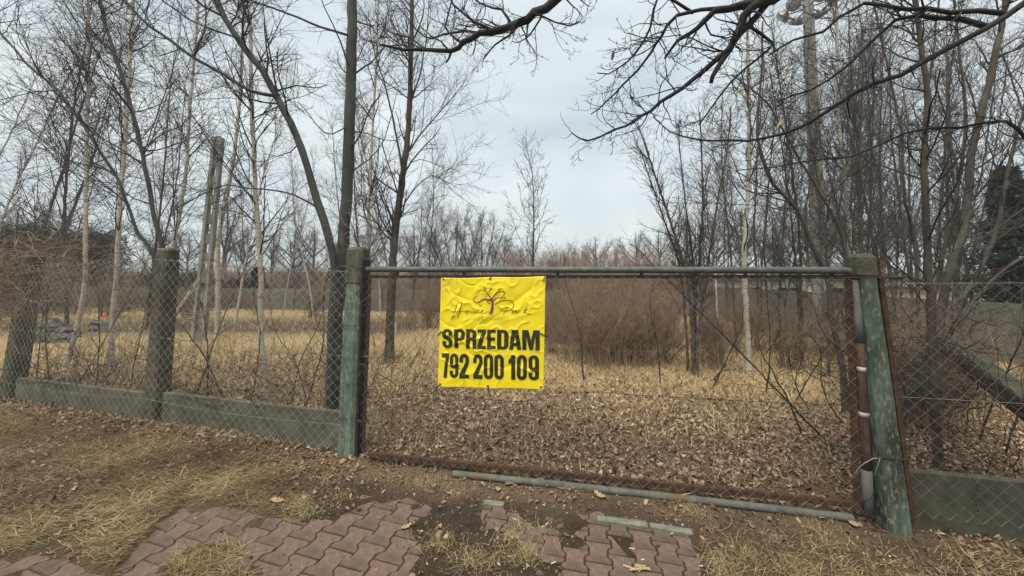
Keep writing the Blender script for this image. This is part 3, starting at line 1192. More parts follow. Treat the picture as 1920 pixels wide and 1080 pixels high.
        return MB().add(pos(u, v, off), None, tr_).build(name, m, parent)

    def stroke(pts, w0, w1=None, closed=False):
        pts = np.asarray(pts, float)
        w1 = w0 if w1 is None else w1
        t = np.gradient(pts, axis=0)
        t /= np.linalg.norm(t, axis=1, keepdims=True) + 1e-9
        n = np.stack([-t[:, 1], t[:, 0]], 1)
        wd = (np.linspace(w0, w1, len(pts)) / 2)[:, None]
        a, b_ = pts + n * wd, pts - n * wd
        return [[tuple(a[k]), tuple(a[k + 1]), tuple(b_[k + 1]), tuple(b_[k])] for k in range(len(pts) - 1)]

    def sp2(pts, k=6):
        p3 = np.array([(x, y, 0) for x, y in pts], float)
        L_ = np.linalg.norm(np.diff(p3, axis=0), axis=1).mean()
        return spline(p3, L_ / k)[:, :2]

    def arc(cx, cy, rx, ry, a0, a1, n=7):
        return [(cx + rx * math.cos(math.radians(a)), cy + ry * math.sin(math.radians(a))) for a in np.linspace(a0, a1, n)]

    def rr(x0, y0, x1, y1, rx, ry, c='1111'):
        """rounded rectangle, corners in the order tl tr br bl"""
        o_ = []
        o_ += arc(x0 + rx, y0 + ry, rx, ry, 180, 270) if c[0] == '1' else [(x0, y0)]
        o_ += arc(x1 - rx, y0 + ry, rx, ry, 270, 360) if c[1] == '1' else [(x1, y0)]
        o_ += arc(x1 - rx, y1 - ry, rx, ry, 0, 90) if c[2] == '1' else [(x1, y1)]
        o_ += arc(x0 + rx, y1 - ry, rx, ry, 90, 180) if c[3] == '1' else [(x0, y1)]
        return o_

    sw, hw = .37, .165          # stem width / bar height as fractions of the letter box

    def glyph(c):
        if c == 'E':
            return [[[(0, 0), (1, 0), (1, hw), (sw * 1.15, hw), (sw * 1.15, .41), (.92, .41), (.92, .56), (sw * 1.15, .56), (sw * 1.15, 1 - hw), (1, 1 - hw), (1, 1), (0, 1)]]]
        if c == 'Z':
            return [[[(.04, 0), (1, 0), (1, .17), (.48, 1 - hw), (1, 1 - hw), (1, 1), (0, 1), (0, .83), (.52, hw), (.04, hw)]]]
        if c == 'D':
            return [[rr(0, 0, 1, 1, .45, .22, '0110'), rr(sw, hw * .85, 1 - sw, 1 - hw * .85, .12, .08, '0110')]]
        if c == 'P':
            return [[[(0, 0)] + arc(.55, .22, .45, .22, 270, 360) + arc(.55, .40, .45, .2, 0, 90) + [(sw, .60), (sw, 1), (0, 1)], rr(sw, .15, .64, .45, .1, .07, '0110')]]
        if c == 'R':
            return [[[(0, 0)] + arc(.55, .2, .45, .2, 270, 360) + [(1, .38), (.97, .46), (.86, .50), (.97, .56), (1, .66), (1, 1), (1 - sw, 1), (1 - sw, .66), (.58, .58), (sw, .58), (sw, 1), (0, 1)],
                     rr(sw, .15, .64, .43, .1, .07, '0110')]]
        if c == 'A':
            return [[[(.24, 0), (.76, 0), (1, 1), (.65, 1), (.62, .82), (.37, .82), (.34, 1), (0, 1)], [(.5, .26), (.40, .66), (.59, .66)]]]
        if c == 'M':
            return [[[(0, 0), (.36, 0), (.5, .52), (.64, 0), (1, 0), (1, 1), (.76, 1), (.76, .34), (.59, 1), (.41, 1), (.24, .34), (.24, 1), (0, 1)]]]
        if c == 'S':
            # ring pieces joined by a diagonal spine
            return [[arc(.5, .24, .5, .24, 180, 360, 9) + [(1, .34), (1 - sw, .34), (1 - sw, .22)] + arc(.5, .2, .13, .06, 0, -180, 5) +
                     [(sw, .26), (.42, .34), (.86, .50), (.98, .60), (1, .68)] + arc(.5, .76, .5, .24, 0, 180, 9) + [(0, .64), (sw, .64), (sw, .78)] + arc(.5, .80, .13, .06, 180, 0, 5) +
                     [(1 - sw, .72), (.58, .64), (.12, .48), (.02, .40), (0, .32)]]]
        if c == '0':
            return [[rr(0, 0, 1, 1, .5, .2), rr(sw, .14, 1 - sw, .86, .12, .06)]]
        if c == '1':
            return [[[(.48, 0), (1, 0), (1, 1), (.40, 1), (.40, .30), (.30, .34), (0, .36), (0, .20), (.28, .13)]]]
        if c == '7':
            return [[[(0, 0), (1, 0), (1, .18), (.80, .55), (.68, 1), (.22, 1), (.36, .56), (.56, .165), (0, .165)]]]
        if c == '2':
            return [[arc(.5, .22, .5, .22, 180, 360, 9) + [(1, .32), (.92, .46), (.52, .84), (1, .84), (1, 1), (0, 1), (0, .84), (.50, .46), (.63, .32), (1 - sw, .22)] +
                     arc(.5, .2, .13, .06, 0, -180, 5) + [(sw, .36), (0, .36)]]]
        if c == '9':
            return [[rr(0, 0, 1, .62, .5, .2, '1101'), rr(sw, .13, 1 - sw, .49, .12, .06)],
                    [[(1 - sw, .62), (1, .62)] + arc(.5, .8, .5, .2, 0, 180, 9) + [(0, .70), (sw, .70), (sw, .82)] + arc(.5, .82, .13, .05, 180, 0, 5)]]
        return []

    def word(chars, boxes, y0, y1, s0, s1, xr):
        out = []
        for c, (xa, xb) in zip(chars, boxes):
            for rings in glyph(c):
                out.append([[(xa + gx * (xb - xa),
                              (y0 + (xa + gx * (xb - xa) - xr) * s0) * (1 - gy) + (y1 + (xa + gx * (xb - xa) - xr) * s1) * gy) for gx, gy in r] for r in rings])
        return out

    wd = word('SPRZEDAM', [(115, 193), (206, 285), (294, 372), (377, 441), (449, 511), (521, 602), (606, 692), (699, 820)], 531, 668, .014, .024, 115)
    nb = word('792200109', [(112, 166), (172, 238), (245, 317), (348, 416), (425, 493), (501, 569), (603, 650), (662, 731), (742, 815)], 706, 880, .022, .030, 112)
    fill(wd, 'headline_lettering', 'print_black')
    fill(nb, 'phone_number', 'print_black')

    # logo, traced from the 11.29x enlargement of (840, 530)
    def T(pts):
        return [((840 - 800 + x / 11.294) * Z, (530 - 480 + y / 11.294) * Z) for x, y in pts]

    def strokes(lst, name, m, off=.002):
        polys = []
        for k, (pts, a, b_) in enumerate(lst):
            for q_ in stroke(sp2(T(pts)), a, b_):
                polys.append([q_])
        return tag(fill(polys, name, m, off=off), kind='stuff' if name == 'logo_twigs' else None)
    strokes([([(930, 670), (960, 600), (975, 520), (980, 440), (965, 390), (945, 350)], 22, 14),
             ([(965, 390), (940, 340), (905, 280), (850, 215), (815, 150), (805, 100)], 13, 3),
             ([(960, 350), (1000, 290), (1050, 235), (1130, 195), (1200, 195), (1235, 230), (1210, 270), (1160, 290)], 9, 3),
             ([(985, 395), (1030, 355), (1080, 325), (1150, 318), (1230, 330)], 8, 3),
             ([(955, 380), (900, 365), (840, 355), (760, 370), (700, 410), (640, 430), (585, 400), (575, 345), (610, 310), (660, 285)], 11, 3)], 'logo_tree', 'print_logo', .0036)
    strokes([([(905, 250), (910, 190), (930, 145), (965, 140)], 2.5, 2.5), ([(820, 180), (770, 162), (710, 160), (680, 190), (690, 210)], 3, 2.5),
             ([(850, 345), (835, 310), (850, 290), (880, 315)], 3, 2), ([(695, 425), (690, 470), (720, 495), (755, 475)], 3, 2),
             ([(930, 385), (880, 390), (870, 420), (920, 455), (940, 470)], 3, 4), ([(940, 290), (945, 240), (970, 200)], 2.5, 2),
             ([(870, 270), (810, 250), (745, 250)], 2.5, 2), ([(1040, 265), (1095, 268), (1150, 258)], 2.5, 3), ([(1140, 190), (1135, 145), (1100, 145)], 3, 3),
             ([(800, 75), (815, 115), (865, 120)], 5, 2), ([(1215, 335), (1255, 315)], 8, 4), ([(935, 130), (970, 145)], 8, 4), ([(910, 440), (935, 465)], 8, 5), ([(1200, 195), (1215, 170)], 3, 4)],
            'logo_twigs', 'print_thin', .0042)
    strokes([([(210, 465), (180, 570), (140, 680), (110, 770)], 4, 4), ([(320, 420), (290, 560), (255, 680), (225, 765)], 5, 4), ([(70, 625), (200, 625), (330, 615), (430, 605), (520, 610)], 4, 3),
             ([(440, 610), (400, 625), (400, 655), (440, 660), (465, 630), (440, 610)], 4, 4), ([(520, 615), (525, 655), (570, 615), (580, 655), (630, 615), (645, 655), (700, 635)], 4, 3),
             ([(720, 640), (780, 590), (750, 595), (735, 640), (780, 660), (840, 640), (900, 610)], 4, 3),
             ([(1025, 470), (1090, 430), (1180, 390), (1280, 378), (1370, 400), (1415, 460), (1405, 540), (1350, 590), (1260, 608), (1130, 603)], 5, 4),
             ([(1290, 525), (1260, 600), (1200, 680)], 5, 3), ([(1480, 600), (1420, 605), (1385, 640), (1420, 655), (1480, 605), (1475, 645), (1500, 650)], 4, 4),
             ([(1500, 650), (1530, 610), (1560, 605)], 4, 4), ([(1690, 515), (1650, 590), (1620, 655)], 4, 4), ([(1715, 570), (1640, 620), (1700, 660), (1780, 685)], 4, 4)],
            'logo_script', 'print_thin', .0038)
    # thin rule and the small line of capitals
    polys = [[q_] for q_ in stroke(T([(690, 741), (900, 741), (1100, 741), (1300, 741)]), 1.6)]
    SEG = {'N': [[(0, 1), (0, 0), (1, 1), (1, 0)]], 'I': [[(.5, 0), (.5, 1)]], 'E': [[(1, 0), (0, 0), (0, 1), (1, 1)], [(0, .5), (.8, .5)]],
           'R': [[(0, 1), (0, 0), (.9, .05), (.9, .45), (0, .5), (1, 1)]], 'U': [[(0, 0), (0, .85), (.5, 1), (1, .85), (1, 0)]], 'C': [[(1, .12), (.5, 0), (0, .3), (0, .7), (.5, 1), (1, .88)]],
           'H': [[(0, 0), (0, 1)], [(1, 0), (1, 1)], [(0, .5), (1, .5)]], 'O': [[(.5, 0), (0, .3), (0, .7), (.5, 1), (1, .7), (1, .3), (.5, 0)]],
           'M': [[(0, 1), (0, 0), (.5, .6), (1, 0), (1, 1)]], 'S': [[(1, .1), (.5, 0), (0, .2), (.5, .5), (1, .8), (.5, 1), (0, .9)], [(.5, -.2), (.8, -.45)]]}
    x = 570
    for ch in 'NIERUCHOMOSCI':
        wc = 30 if ch == 'I' else 42
        for ln in SEG[ch]:
            pts = T([(x + a * (wc - 8), 765 + b_ * 44) for a, b_ in ln])
            for q_ in stroke(pts, 2.6):
                polys.append([q_])
        x += wc + 18.5
    fill(polys, 'small_lettering', 'print_small', .0038)

    # eyelets and ties
    for (ex, ey), (kx, ky) in (((125, 168), (118, 140)), ((470, 166), (470, 148)), ((848, 176), (858, 140)), ((108, 552), (78, 580)), ((828, 564), (868, 582)),
                               ((100, 925), (48, 988)), ((455, 938), (462, 1010)), ((828, 946), (838, 944))):
        u, v = uv([(ex, ey)])
        c = pos(u, v, .003)[0]
        an = np.linspace(0, 2 * math.pi, 11)
        uxv = (ctr - ctl) / np.linalg.norm(ctr - ctl)
        ring = np.array([c + uxv * .009 * math.cos(a) + np.array([0, 0, .009 * math.sin(a)]) for a in an])
        MB().tubes(ring, np.full(11, .003), 5).build('eyelet', 'eyelet', root)
        e = gate_pt(800 + kx / Z, 480 + ky / Z, .012)
        mid = (c + e) / 2 + f * .012
        pts = spline([c - f * .004, c + f * .006 + (e - c) * .1, mid, e + f * .004, e - f * .02], .015)
        MB().tubes(pts, np.full(len(pts), .0042), 5).build('tie', 'wire_dark', root)


banner()


# ------------------------------------------------------------------ right-hand fence
def fence_right():
    b, t = POSTS['R']
    d = GR - GL
    d = d / np.linalg.norm(d)
    n = np.array([d[1], -d[0]])
    root = thing('chain_link_fence', 'right chain-link fence with mossy plinth, running on past the leaning gate post', 'fence', (b[0] + 1.4, b[1] - .3, 0))
    p0 = b[:2] + d * .12 + np.array([0, .06])
    p1 = p0 + d * 2.6
    for k, (pa, pb) in enumerate(((p0, p1), (p1 + d * .14, p1 + d * 2.7))):
        o = slab(pa, pb, -.2, .40, -.2, .40, .055).build('plinth_panel', mat('plinth_moss', (.045, .046, .034), (.095, .092, .07), 5, .95, .5, 50, third=(.07, .085, .045), third_scale=2) if k == 0 else 'concrete', root, smooth=False)
        bv = o.modifiers.new('bevel', 'BEVEL')
        bv.width = .008
        off = n * .06
        c00, c10 = np.array([*(pa + off - d * .05), .10]), np.array([*(pb + off), .10])
        c01, c11 = c00 + np.array([-.16 if k == 0 else 0, .02, 1.68]), c10 + np.array([0, 0, 1.72])
        o = chain(c00, c10, c01, c11, .098, .0020, .03, 90 + k).build('wire_mesh', 'wire', root)
        tag(o, kind='stuff')
        for z_ in (.995, .5):
            ln = (c00 + (c01 - c00) * z_) + ((c10 + (c11 - c10) * z_) - (c00 + (c01 - c00) * z_)) * np.linspace(0, 1, 10)[:, None]
            MB().tubes(ln, np.full(10, .0022), 4).build('tension_wire', 'wire', root)
        q = pb + d * .07
        post_mesh((q[0], q[1], 0), (q[0], q[1], 2.0), .2, .18, GATE_RZ).build('post', 'concrete_dark', root, smooth=False)


fence_right()


# ------------------------------------------------------------------ walls, building, poles in the background
def wall_run(name, label, a, b, h, panel=2.05, m='concrete_wall'):
    a, b = np.array(a, float), np.array(b, float)
    L_ = np.linalg.norm(b - a)
    d = (b - a) / L_
    n = int(L_ / panel)
    root = thing(name, label, 'wall', (*((a + b) / 2), 0))
    pw = L_ / n
    rz = math.atan2(d[1], d[0])
    pm = hm = None
    mid = (a + b) / 2
    for i in range(n):
        c = a + d * (i + .5) * pw
        for k in range(2):
            z0, z1 = (-.2, h * .5 - .006) if k == 0 else (h * .5 + .006, h)
            o = MB().box((c[0], c[1], (z0 + z1) / 2), pw - .16, .05, z1 - z0, rz).build('wall_panel', m, root, smooth=False)
        c = a + d * i * pw
    for i in range(n + 1):
        c = a + d * i * pw
        MB().box((c[0], c[1], h / 2 - .1), .15, .14, h + .26, rz, .015).build('wall_post', m, root, smooth=False)
    return root


wall_run('concrete_wall', 'long low grey concrete panel wall closing off the dry field at the back', (-24, 18.5), (8.6, 14.2), .92)
wall_run('concrete_wall', 'grey concrete panel wall behind the fallen beam and the multi-stemmed trees', (7.4, 13.9), (11.6, 2.6), 1.18)


def outbuilding():
    c = P(1450, 560, 16.5)
    r = thing('outbuilding', 'low white outbuilding with flat grey roof seen through the bare trees', 'building', (c[0], c[1], 0))
    rz = -.12
    MB().box((c[0], c[1], .62), 5.6, 3, 1.35, rz).build('wall', 'white_wall', r, smooth=False)
    MB().box((c[0], c[1], 1.37), 5.9, 3.3, .14, rz).build('roof', 'roof_grey', r, smooth=False)
    for k in (-1.7, -.2, 1.4):
        x, y = c[0] + k * math.cos(rz) + 1.5 * math.sin(rz), c[1] + k * math.sin(rz) - 1.51 * math.cos(rz)
        MB().box((x, y, .85), .8, .06, .42, rz).build('window', 'glass_dark', r, smooth=False)
    r2 = thing('outbuilding', 'small white shed beyond the wall behind the fallen beam', 'building', (*P(1790, 575, 12)[:2], 0))
    c = P(1770, 560, 14.5)
    MB().box((c[0], c[1], .5), 4.5, 2.4, 1.05, -.9).build('wall', 'white_wall', r2, smooth=False)
    MB().box((c[0], c[1], 1.08), 4.8, 2.7, .1, -.9).build('roof', 'roof_grey', r2, smooth=False)


outbuilding()


def mast():
    d = 10.5
    b = P(1543, 640, d)
    b[2] = 0
    t = P(1513, -40, d)
    r = thing('floodlight_mast', 'tall perforated concrete mast with a ring of round floodlights at its top', 'mast', (b[0], b[1], 0))
    n = 26
    tt = np.linspace(-.02, 1, n)
    c = b + (t - b) * tt[:, None]
    rad = .235 - .095 * tt
    # two half shafts with a slotted web between
    u = np.array([1, 0, 0])
    MB().tubes(c - u * (rad * .48)[:, None], rad * .52, 8, cap=True).build('shaft', 'concrete_pole', r)
    MB().tubes(c + u * (rad * .48)[:, None], rad * .52, 8, cap=True).build('shaft', 'concrete_pole', r)
    hh = (t - b)[2]
    for k in range(22):
        z = .3 + k * (hh - .5) / 22
        p = b + (t - b) * (z / hh)
        MB().box((p[0], p[1], z), .12, .10, .24).build('web', 'concrete_pole', r, smooth=False)
    # head frame
    hc = P(1515, 14, d)
    an = np.linspace(0, 2 * math.pi, 21)
    R = .52
    ring = np.array([hc + np.array([R * math.cos(a), R * math.sin(a), 0]) for a in an])
    MB().tubes(ring, np.full(21, .028), 6).build('head_ring', 'lamp_metal', r)
    for a in np.arange(6) * math.pi / 3 + .35:
        dv = np.array([math.cos(a), math.sin(a), 0])
        MB().tubes(np.array([hc + dv * .1, hc + dv * R]), np.full(2, .022), 5).build('arm', 'lamp_metal', r)
        p = hc + dv * (R + .05)
        dn = dv * .75 + np.array([0, 0, -.66])
        lamp = MB().tubes(np.array([p - dn * .12, p - dn * .05, p + dn * .05, p + dn * .10]), np.array([.05, .12, .19, .2]), 14, cap=True).build('floodlight', 'lamp_metal', r)
        MB().tubes(np.array([p + dn * .095, p + dn * .106]), np.array([.185, .18]), 14, cap=True).build('lens', 'lamp_glass', lamp, origin=r['_o'])


mast()


def field_pole():
    d = 9.6
    b = P(372, 640, d)
    b[2] = 0
    t = P(410, 258, d)
    r = thing('concrete_pole', 'old leaning slotted concrete pole with sawn-off top standing among the birches', 'pole', (b[0], b[1], 0))
    ax = t - b
    n = 9
    u = np.array([.9, .43, 0])
    tt = np.linspace(-.03, 1, n)[:, None]
    for s in (-1, 1):
        b_ = MB()
        p = b + ax * -.03 + u * s * .105
        q = b + ax + u * s * .07
        bar(b_, p, q, .075, .12, np.array([0, -1, .1]))
        b_.build('flange', 'concrete_pole', r, smooth=False)
    for k in np.linspace(.02, .97, 11):
        p = b + ax * k
        w_ = .10
        MB().box(p, w_ + .06 * (1 - k), .07, .27 if k < .9 else .40, math.atan2(u[1], u[0])).build('web', 'concrete_pole', r, smooth=False)


field_pole()


def fallen_beam():
    a = P(1775, 640, 4.3)
    b = P(1960, 775, 3.15)
    e = P(1690, 712, 4.25)
    r = thing('fallen_beam', 'dark mossy concrete beam slanting down across the wall behind the right fence', 'beam', (*b[:2], 0))
    d = b - a
    # carry on down to the ground
    b2 = a + d * 1.35
    o = bar(MB(), a - d * .06, b2, .15, .11, np.array([-.3, -.6, .7])).build('beam', 'beam_moss', r, smooth=False)
    bar(MB(), a - d * .04 + np.array([-.03, .03, -.10]), b2 + np.array([-.03, .03, -.10]), .05, .09, np.array([-.3, -.6, .7])).build('batten', 'bark_dark', r, smooth=False)
    g = e + (e - a) * .55
    g[2] = 0
    bar(MB(), a + np.array([-.02, .12, -.06]), g, .11, .10, np.array([0, -1, .2])).build('strut', 'bark_dark', r, smooth=False)


fallen_beam()

# ------------------------------------------------------------------ trees traced from the photograph
def lv(d1=4, l1=1.3, a1=48, d2=9, l2=.6, d3=10, l3=.28, up=.10, w=.16, t0=.25, r1=.018, rm=.0030, droop=0.0, a2=45):
    return [dict(dens=d1, length=l1, ang=a1, t0=t0, K=7, wig=w, up=up, rr=.5, rmin=.0045, rmax=r1, S=4),
            dict(dens=d2, length=l2, ang=a2, t0=.1, K=5, wig=w * 1.2, up=up * .5 - droop, rr=.62, rmin=rm * 1.15, rmax=.01),
            dict(dens=d3, length=l3, ang=42, t0=.1, K=4, wig=w * 1.3, up=-droop, rr=.75, rmin=rm * .85, rmax=.006)]


def ground_pt(p):
    p = np.array(p, float)
    p[2] = gz1(p[0], p[1])
    return p


def T(pts, d, r0, r1, d1=None, ground=True):
    p = pp(pts, d, d1)
    k = math.cos(math.atan((np.median([q[0] for q in pts]) - 960) / F))
    r0, r1 = r0 * k, r1 * k
    if ground:
        p[0, 2] = gz1(p[0, 0], p[0, 1])
    return (p, r0, r1)


# twin-stemmed tree behind the left gate post
make_tree('bare_tree', 'twin-stemmed smooth grey tree rising right behind the vine-wrapped gate post',
          [T([(628, 800), (627, 700), (632, 600), (640, 500), (648, 400), (653, 300), (656, 200), (659, 110), (660, 40), (661, -60)], 4.35, .082, .055),
           T([(622, 800), (621, 690), (624, 600), (628, 500), (615, 440), (598, 390), (585, 345), (565, 280), (545, 230), (518, 180), (490, 130), (450, 80), (410, 10), (390, -50)], 4.30, .066, .022, 4.0)],
          lv(6, 1.5, 55, 9, .6, 10, .26, t0=.42, r1=.013), 'bark_grey', 'twig',
          limbs=[T([(516, 180), (470, 170), (420, 140), (362, 108), (320, 75), (285, 52), (245, 15), (215, -30)], 4.05, .028, .014, 3.7, False),
                 T([(362, 108), (376, 75), (386, 42), (383, -10)], 3.9, .014, .008, 3.8, False),
                 T([(448, 72), (380, 48), (330, 20), (290, -10)], 4.0, .014, .008, 3.7, False),
                 T([(597, 390), (552, 366), (510, 357), (470, 353), (425, 347), (385, 362), (330, 392)], 4.2, .014, .005, 3.9, False),
                 T([(652, 66), (600, 50), (560, 33), (510, 15), (460, -5)], 4.3, .018, .01, 4.0, False),
                 T([(655, 235), (622, 252), (600, 240), (580, 215), (558, 190)], 4.3, .010, .004, 4.2, False),
                 T([(660, 142), (685, 125), (700, 112), (722, 88), (760, 85)], 4.35, .014, .006, 4.5, False),
                 T([(657, 247), (690, 250), (720, 262), (752, 262)], 4.35, .010, .004, 4.5, False),
                 T([(562, 268), (545, 285), (520, 292), (494, 288)], 4.2, .010, .004, 4.0, False),
                 T([(650, 330), (690, 300), (720, 262), (740, 190), (748, 160)], 4.35, .009, .004, 4.6, False)],
          seed=11, ext=2.2, sides=10)

# two dark stems leaning left out of the second fence post
make_tree('bare_tree', 'slim dark tree forking left out of the vines on the concrete fence post',
          [T([(312, 790), (310, 600), (306, 480), (285, 390), (268, 290), (245, 200), (228, 140), (205, 70), (190, 10), (172, -60)], 4.75, .045, .02, 4.6),
           T([(300, 790), (300, 600), (286, 478), (262, 440), (245, 400), (225, 345), (185, 280), (155, 235), (110, 170), (60, 130), (0, 60), (-60, -10)], 4.7, .034, .012, 4.4)],
          lv(8, 1.6, 45, 8, .65, 8, .3, t0=.33, r1=.011), 'bark_grey', 'twig',
          limbs=[T([(480, 355), (430, 300), (350, 205), (285, 125), (232, 55), (190, 0)], 4.9, .008, .005, 4.4, False),
                 T([(185, 280), (120, 240), (50, 200), (-20, 170)], 4.6, .010, .005, 4.3, False),
                 T([(268, 290), (300, 200), (330, 110), (340, 20)], 4.6, .009, .005, 4.8, False),
                 T([(225, 345), (150, 330), (80, 260), (10, 220)], 4.6, .008, .004, 4.3, False)],
          seed=12, ext=1.5)

BIRCH = dict(d1=9, l1=1.7, a1=40, d2=8, l2=.85, d3=7.5, l3=.48, up=.10, w=.12, t0=.22, r1=.013, rm=.0026, droop=.10)
for k, (lab, pts, d, r0, r1) in enumerate([
        ('white birch with banded bark rising beside the leftmost fence post', [(120, 690), (138, 640), (150, 590), (160, 520), (161, 400), (163, 260), (165, 130), (166, 0), (168, -80)], 7.2, .062, .03),
        ('slim pale birch midway between the two concrete fence posts', [(211, 702), (209, 634), (213, 570), (219, 506), (224, 400), (235, 260), (243, 130), (248, 30), (252, -70)], 6.6, .058, .028),
        ('straight white birch between the concrete fence post and the green gate post', [(503, 735), (495, 687), (491, 642), (489, 575), (489, 509), (483, 420), (478, 320), (472, 200), (470, 100), (466, 0), (463, -80)], 5.6, .048, .026),
        ('pale birch leaning out from behind the top of the concrete fence post', [(300, 660), (318, 500), (335, 410), (348, 330), (353, 250), (360, 150), (368, 60), (374, -40)], 8.2, .060, .026),
        ('birch with white lower trunk just behind the leaning concrete pole', [(408, 625), (409, 560), (409, 455), (425, 370), (440, 280), (450, 180), (455, 60), (458, -40)], 10.4, .085, .03),
        ('thin birch stem behind the twin-stemmed tree, next to the gate hinge side', [(688, 690), (690, 600), (688, 470), (692, 380), (698, 250), (704, 150), (708, 40)], 7.6, .042, .02),
        ('birch with dark cracked foot in the scrub behind the gate', [(1404, 700), (1402, 640), (1398, 560), (1395, 480), (1403, 350), (1405, 220), (1402, 100), (1400, 0)], 6.7, .060, .024),
        ('pale birch rising behind the mossy leaning gate post', [(1598, 640), (1594, 560), (1592, 440), (1584, 330), (1574, 240), (1570, 120), (1568, 0)], 8.6, .07, .03),
]):
    make_tree('birch_tree', lab, [T(pts, d, r0, r1)], lv(**BIRCH), 'birch', 'twig', seed=20 + k, ext=1.2)

make_tree('bare_tree', 'tall brown-trunked tree inside the plot between gate post and banner',
          [T([(729, 690), (732, 600), (738, 470), (746, 400), (756, 320), (763, 270), (768, 200), (770, 130), (772, 60), (772, -10)], 7.5, .105, .03)],
          lv(7.5, 1.8, 38, 7.5, .8, 7.5, .38, up=.10, t0=.2, r1=.02), 'bark_brown', 'twig',
          limbs=[T([(762, 290), (790, 250), (820, 215), (850, 180), (866, 160)], 7.5, .02, .006, 7.3, False),
                 T([(757, 330), (740, 240), (722, 160), (700, 90), (690, 20)], 7.5, .028, .008, 7.7, False),
                 T([(768, 200), (790, 130), (800, 60), (806, -10)], 7.5, .02, .008, 7.3, False),
                 T([(748, 395), (790, 340), (820, 330), (850, 360)], 7.5, .014, .004, 7.2, False)],
          seed=31, ext=1.2)

# many-stemmed trees right of the banner
make_tree('multi_stem_tree', 'many-stemmed bare tree fanning up above the brown thicket behind the gate',
          [T([(1302, 695), (1298, 620), (1288, 520), (1262, 430), (1235, 350), (1212, 280), (1195, 230)], 6.7, .045, .012),
           T([(1298, 695), (1300, 600), (1310, 500), (1317, 400), (1316, 300), (1312, 210)], 6.8, .04, .012),
           T([(1290, 690), (1285, 600), (1275, 500), (1248, 420), (1222, 345), (1200, 280)], 6.9, .03, .01),
           T([(1305, 690), (1312, 600), (1330, 480), (1345, 380), (1365, 270), (1370, 200)], 6.6, .03, .01),
           T([(1300, 690), (1304, 600), (1298, 480), (1285, 380), (1275, 280), (1272, 230)], 7.0, .028, .01)],
          lv(8.5, 1.1, 32, 8, .55, 8, .3, up=.12, t0=.2, r1=.010), 'bark_brown', 'twig', seed=41)
make_tree('bare_tree', 'crooked bare tree leaning left behind the closing side of the gate',
          [T([(1585, 760), (1580, 690), (1560, 600), (1550, 520), (1525, 465), (1495, 395), (1450, 345), (1425, 280), (1420, 230), (1428, 140), (1430, 40)], 5.0, .05, .014),
           T([(1605, 760), (1590, 620), (1585, 475), (1560, 400), (1515, 325), (1480, 265), (1440, 195), (1400, 160), (1370, 140)], 4.9, .036, .01)],
          lv(5, 1.1, 45, 7, .5, 8, .25, t0=.25, r1=.012), 'bark_brown', 'twig',
          limbs=[T([(1590, 500), (1580, 430), (1565, 340), (1555, 245)], 4.95, .014, .006, 5.1, False),
                 T([(1500, 400), (1420, 385), (1330, 380), (1260, 370)], 4.95, .010, .004, 4.7, False)], seed=42)
make_tree('bare_tree', 'straight slim bare tree close behind the right-hand fence netting',
          [T([(1760, 860), (1752, 760), (1748, 640), (1741, 520), (1736, 430), (1733, 320), (1735, 240), (1738, 170), (1728, 90), (1716, 10), (1710, -60)], 3.6, .056, .024)],
          lv(6, 1.0, 55, 7, .5, 8, .22, t0=.25, r1=.012), 'bark_brown', 'twig',
          limbs=[T([(1736, 575), (1715, 545), (1690, 530), (1660, 520)], 3.55, .010, .006, 3.3, False),
                 T([(1737, 180), (1750, 100), (1758, 20), (1762, -50)], 3.6, .018, .01, 3.7, False),
                 T([(1740, 500), (1790, 470), (1850, 440), (1920, 390)], 3.6, .013, .006, 3.4, False),
                 T([(1745, 670), (1700, 680), (1650, 690)], 3.6, .008, .004, 3.5, False)],
          seed=43, ext=1.2)
make_tree('multi_stem_tree', 'stout dark multi-stemmed tree spreading upward beside the fallen beam',
          [T([(1735, 740), (1760, 620), (1782, 500), (1803, 440), (1818, 350), (1822, 290), (1832, 240), (1850, 175), (1866, 100), (1882, 30), (1890, -40)], 4.9, .088, .04),
           T([(1745, 740), (1780, 620), (1840, 500), (1868, 430), (1886, 340), (1905, 260), (1925, 190)], 4.8, .055, .02),
           T([(1730, 740), (1745, 600), (1770, 470), (1790, 380), (1806, 290), (1810, 200), (1800, 110), (1790, 20)], 5.1, .045, .018),
           T([(1720, 740), (1722, 600), (1715, 460), (1695, 360), (1690, 250), (1670, 150), (1650, 60)], 5.3, .04, .014),
           T([(1742, 740), (1790, 640), (1830, 560), (1890, 500), (1960, 460)], 4.7, .04, .014)],
          lv(5, 1.1, 42, 7, .55, 8, .25, t0=.3, r1=.014), 'bark_brown', 'twig', seed=44, ext=1.0)


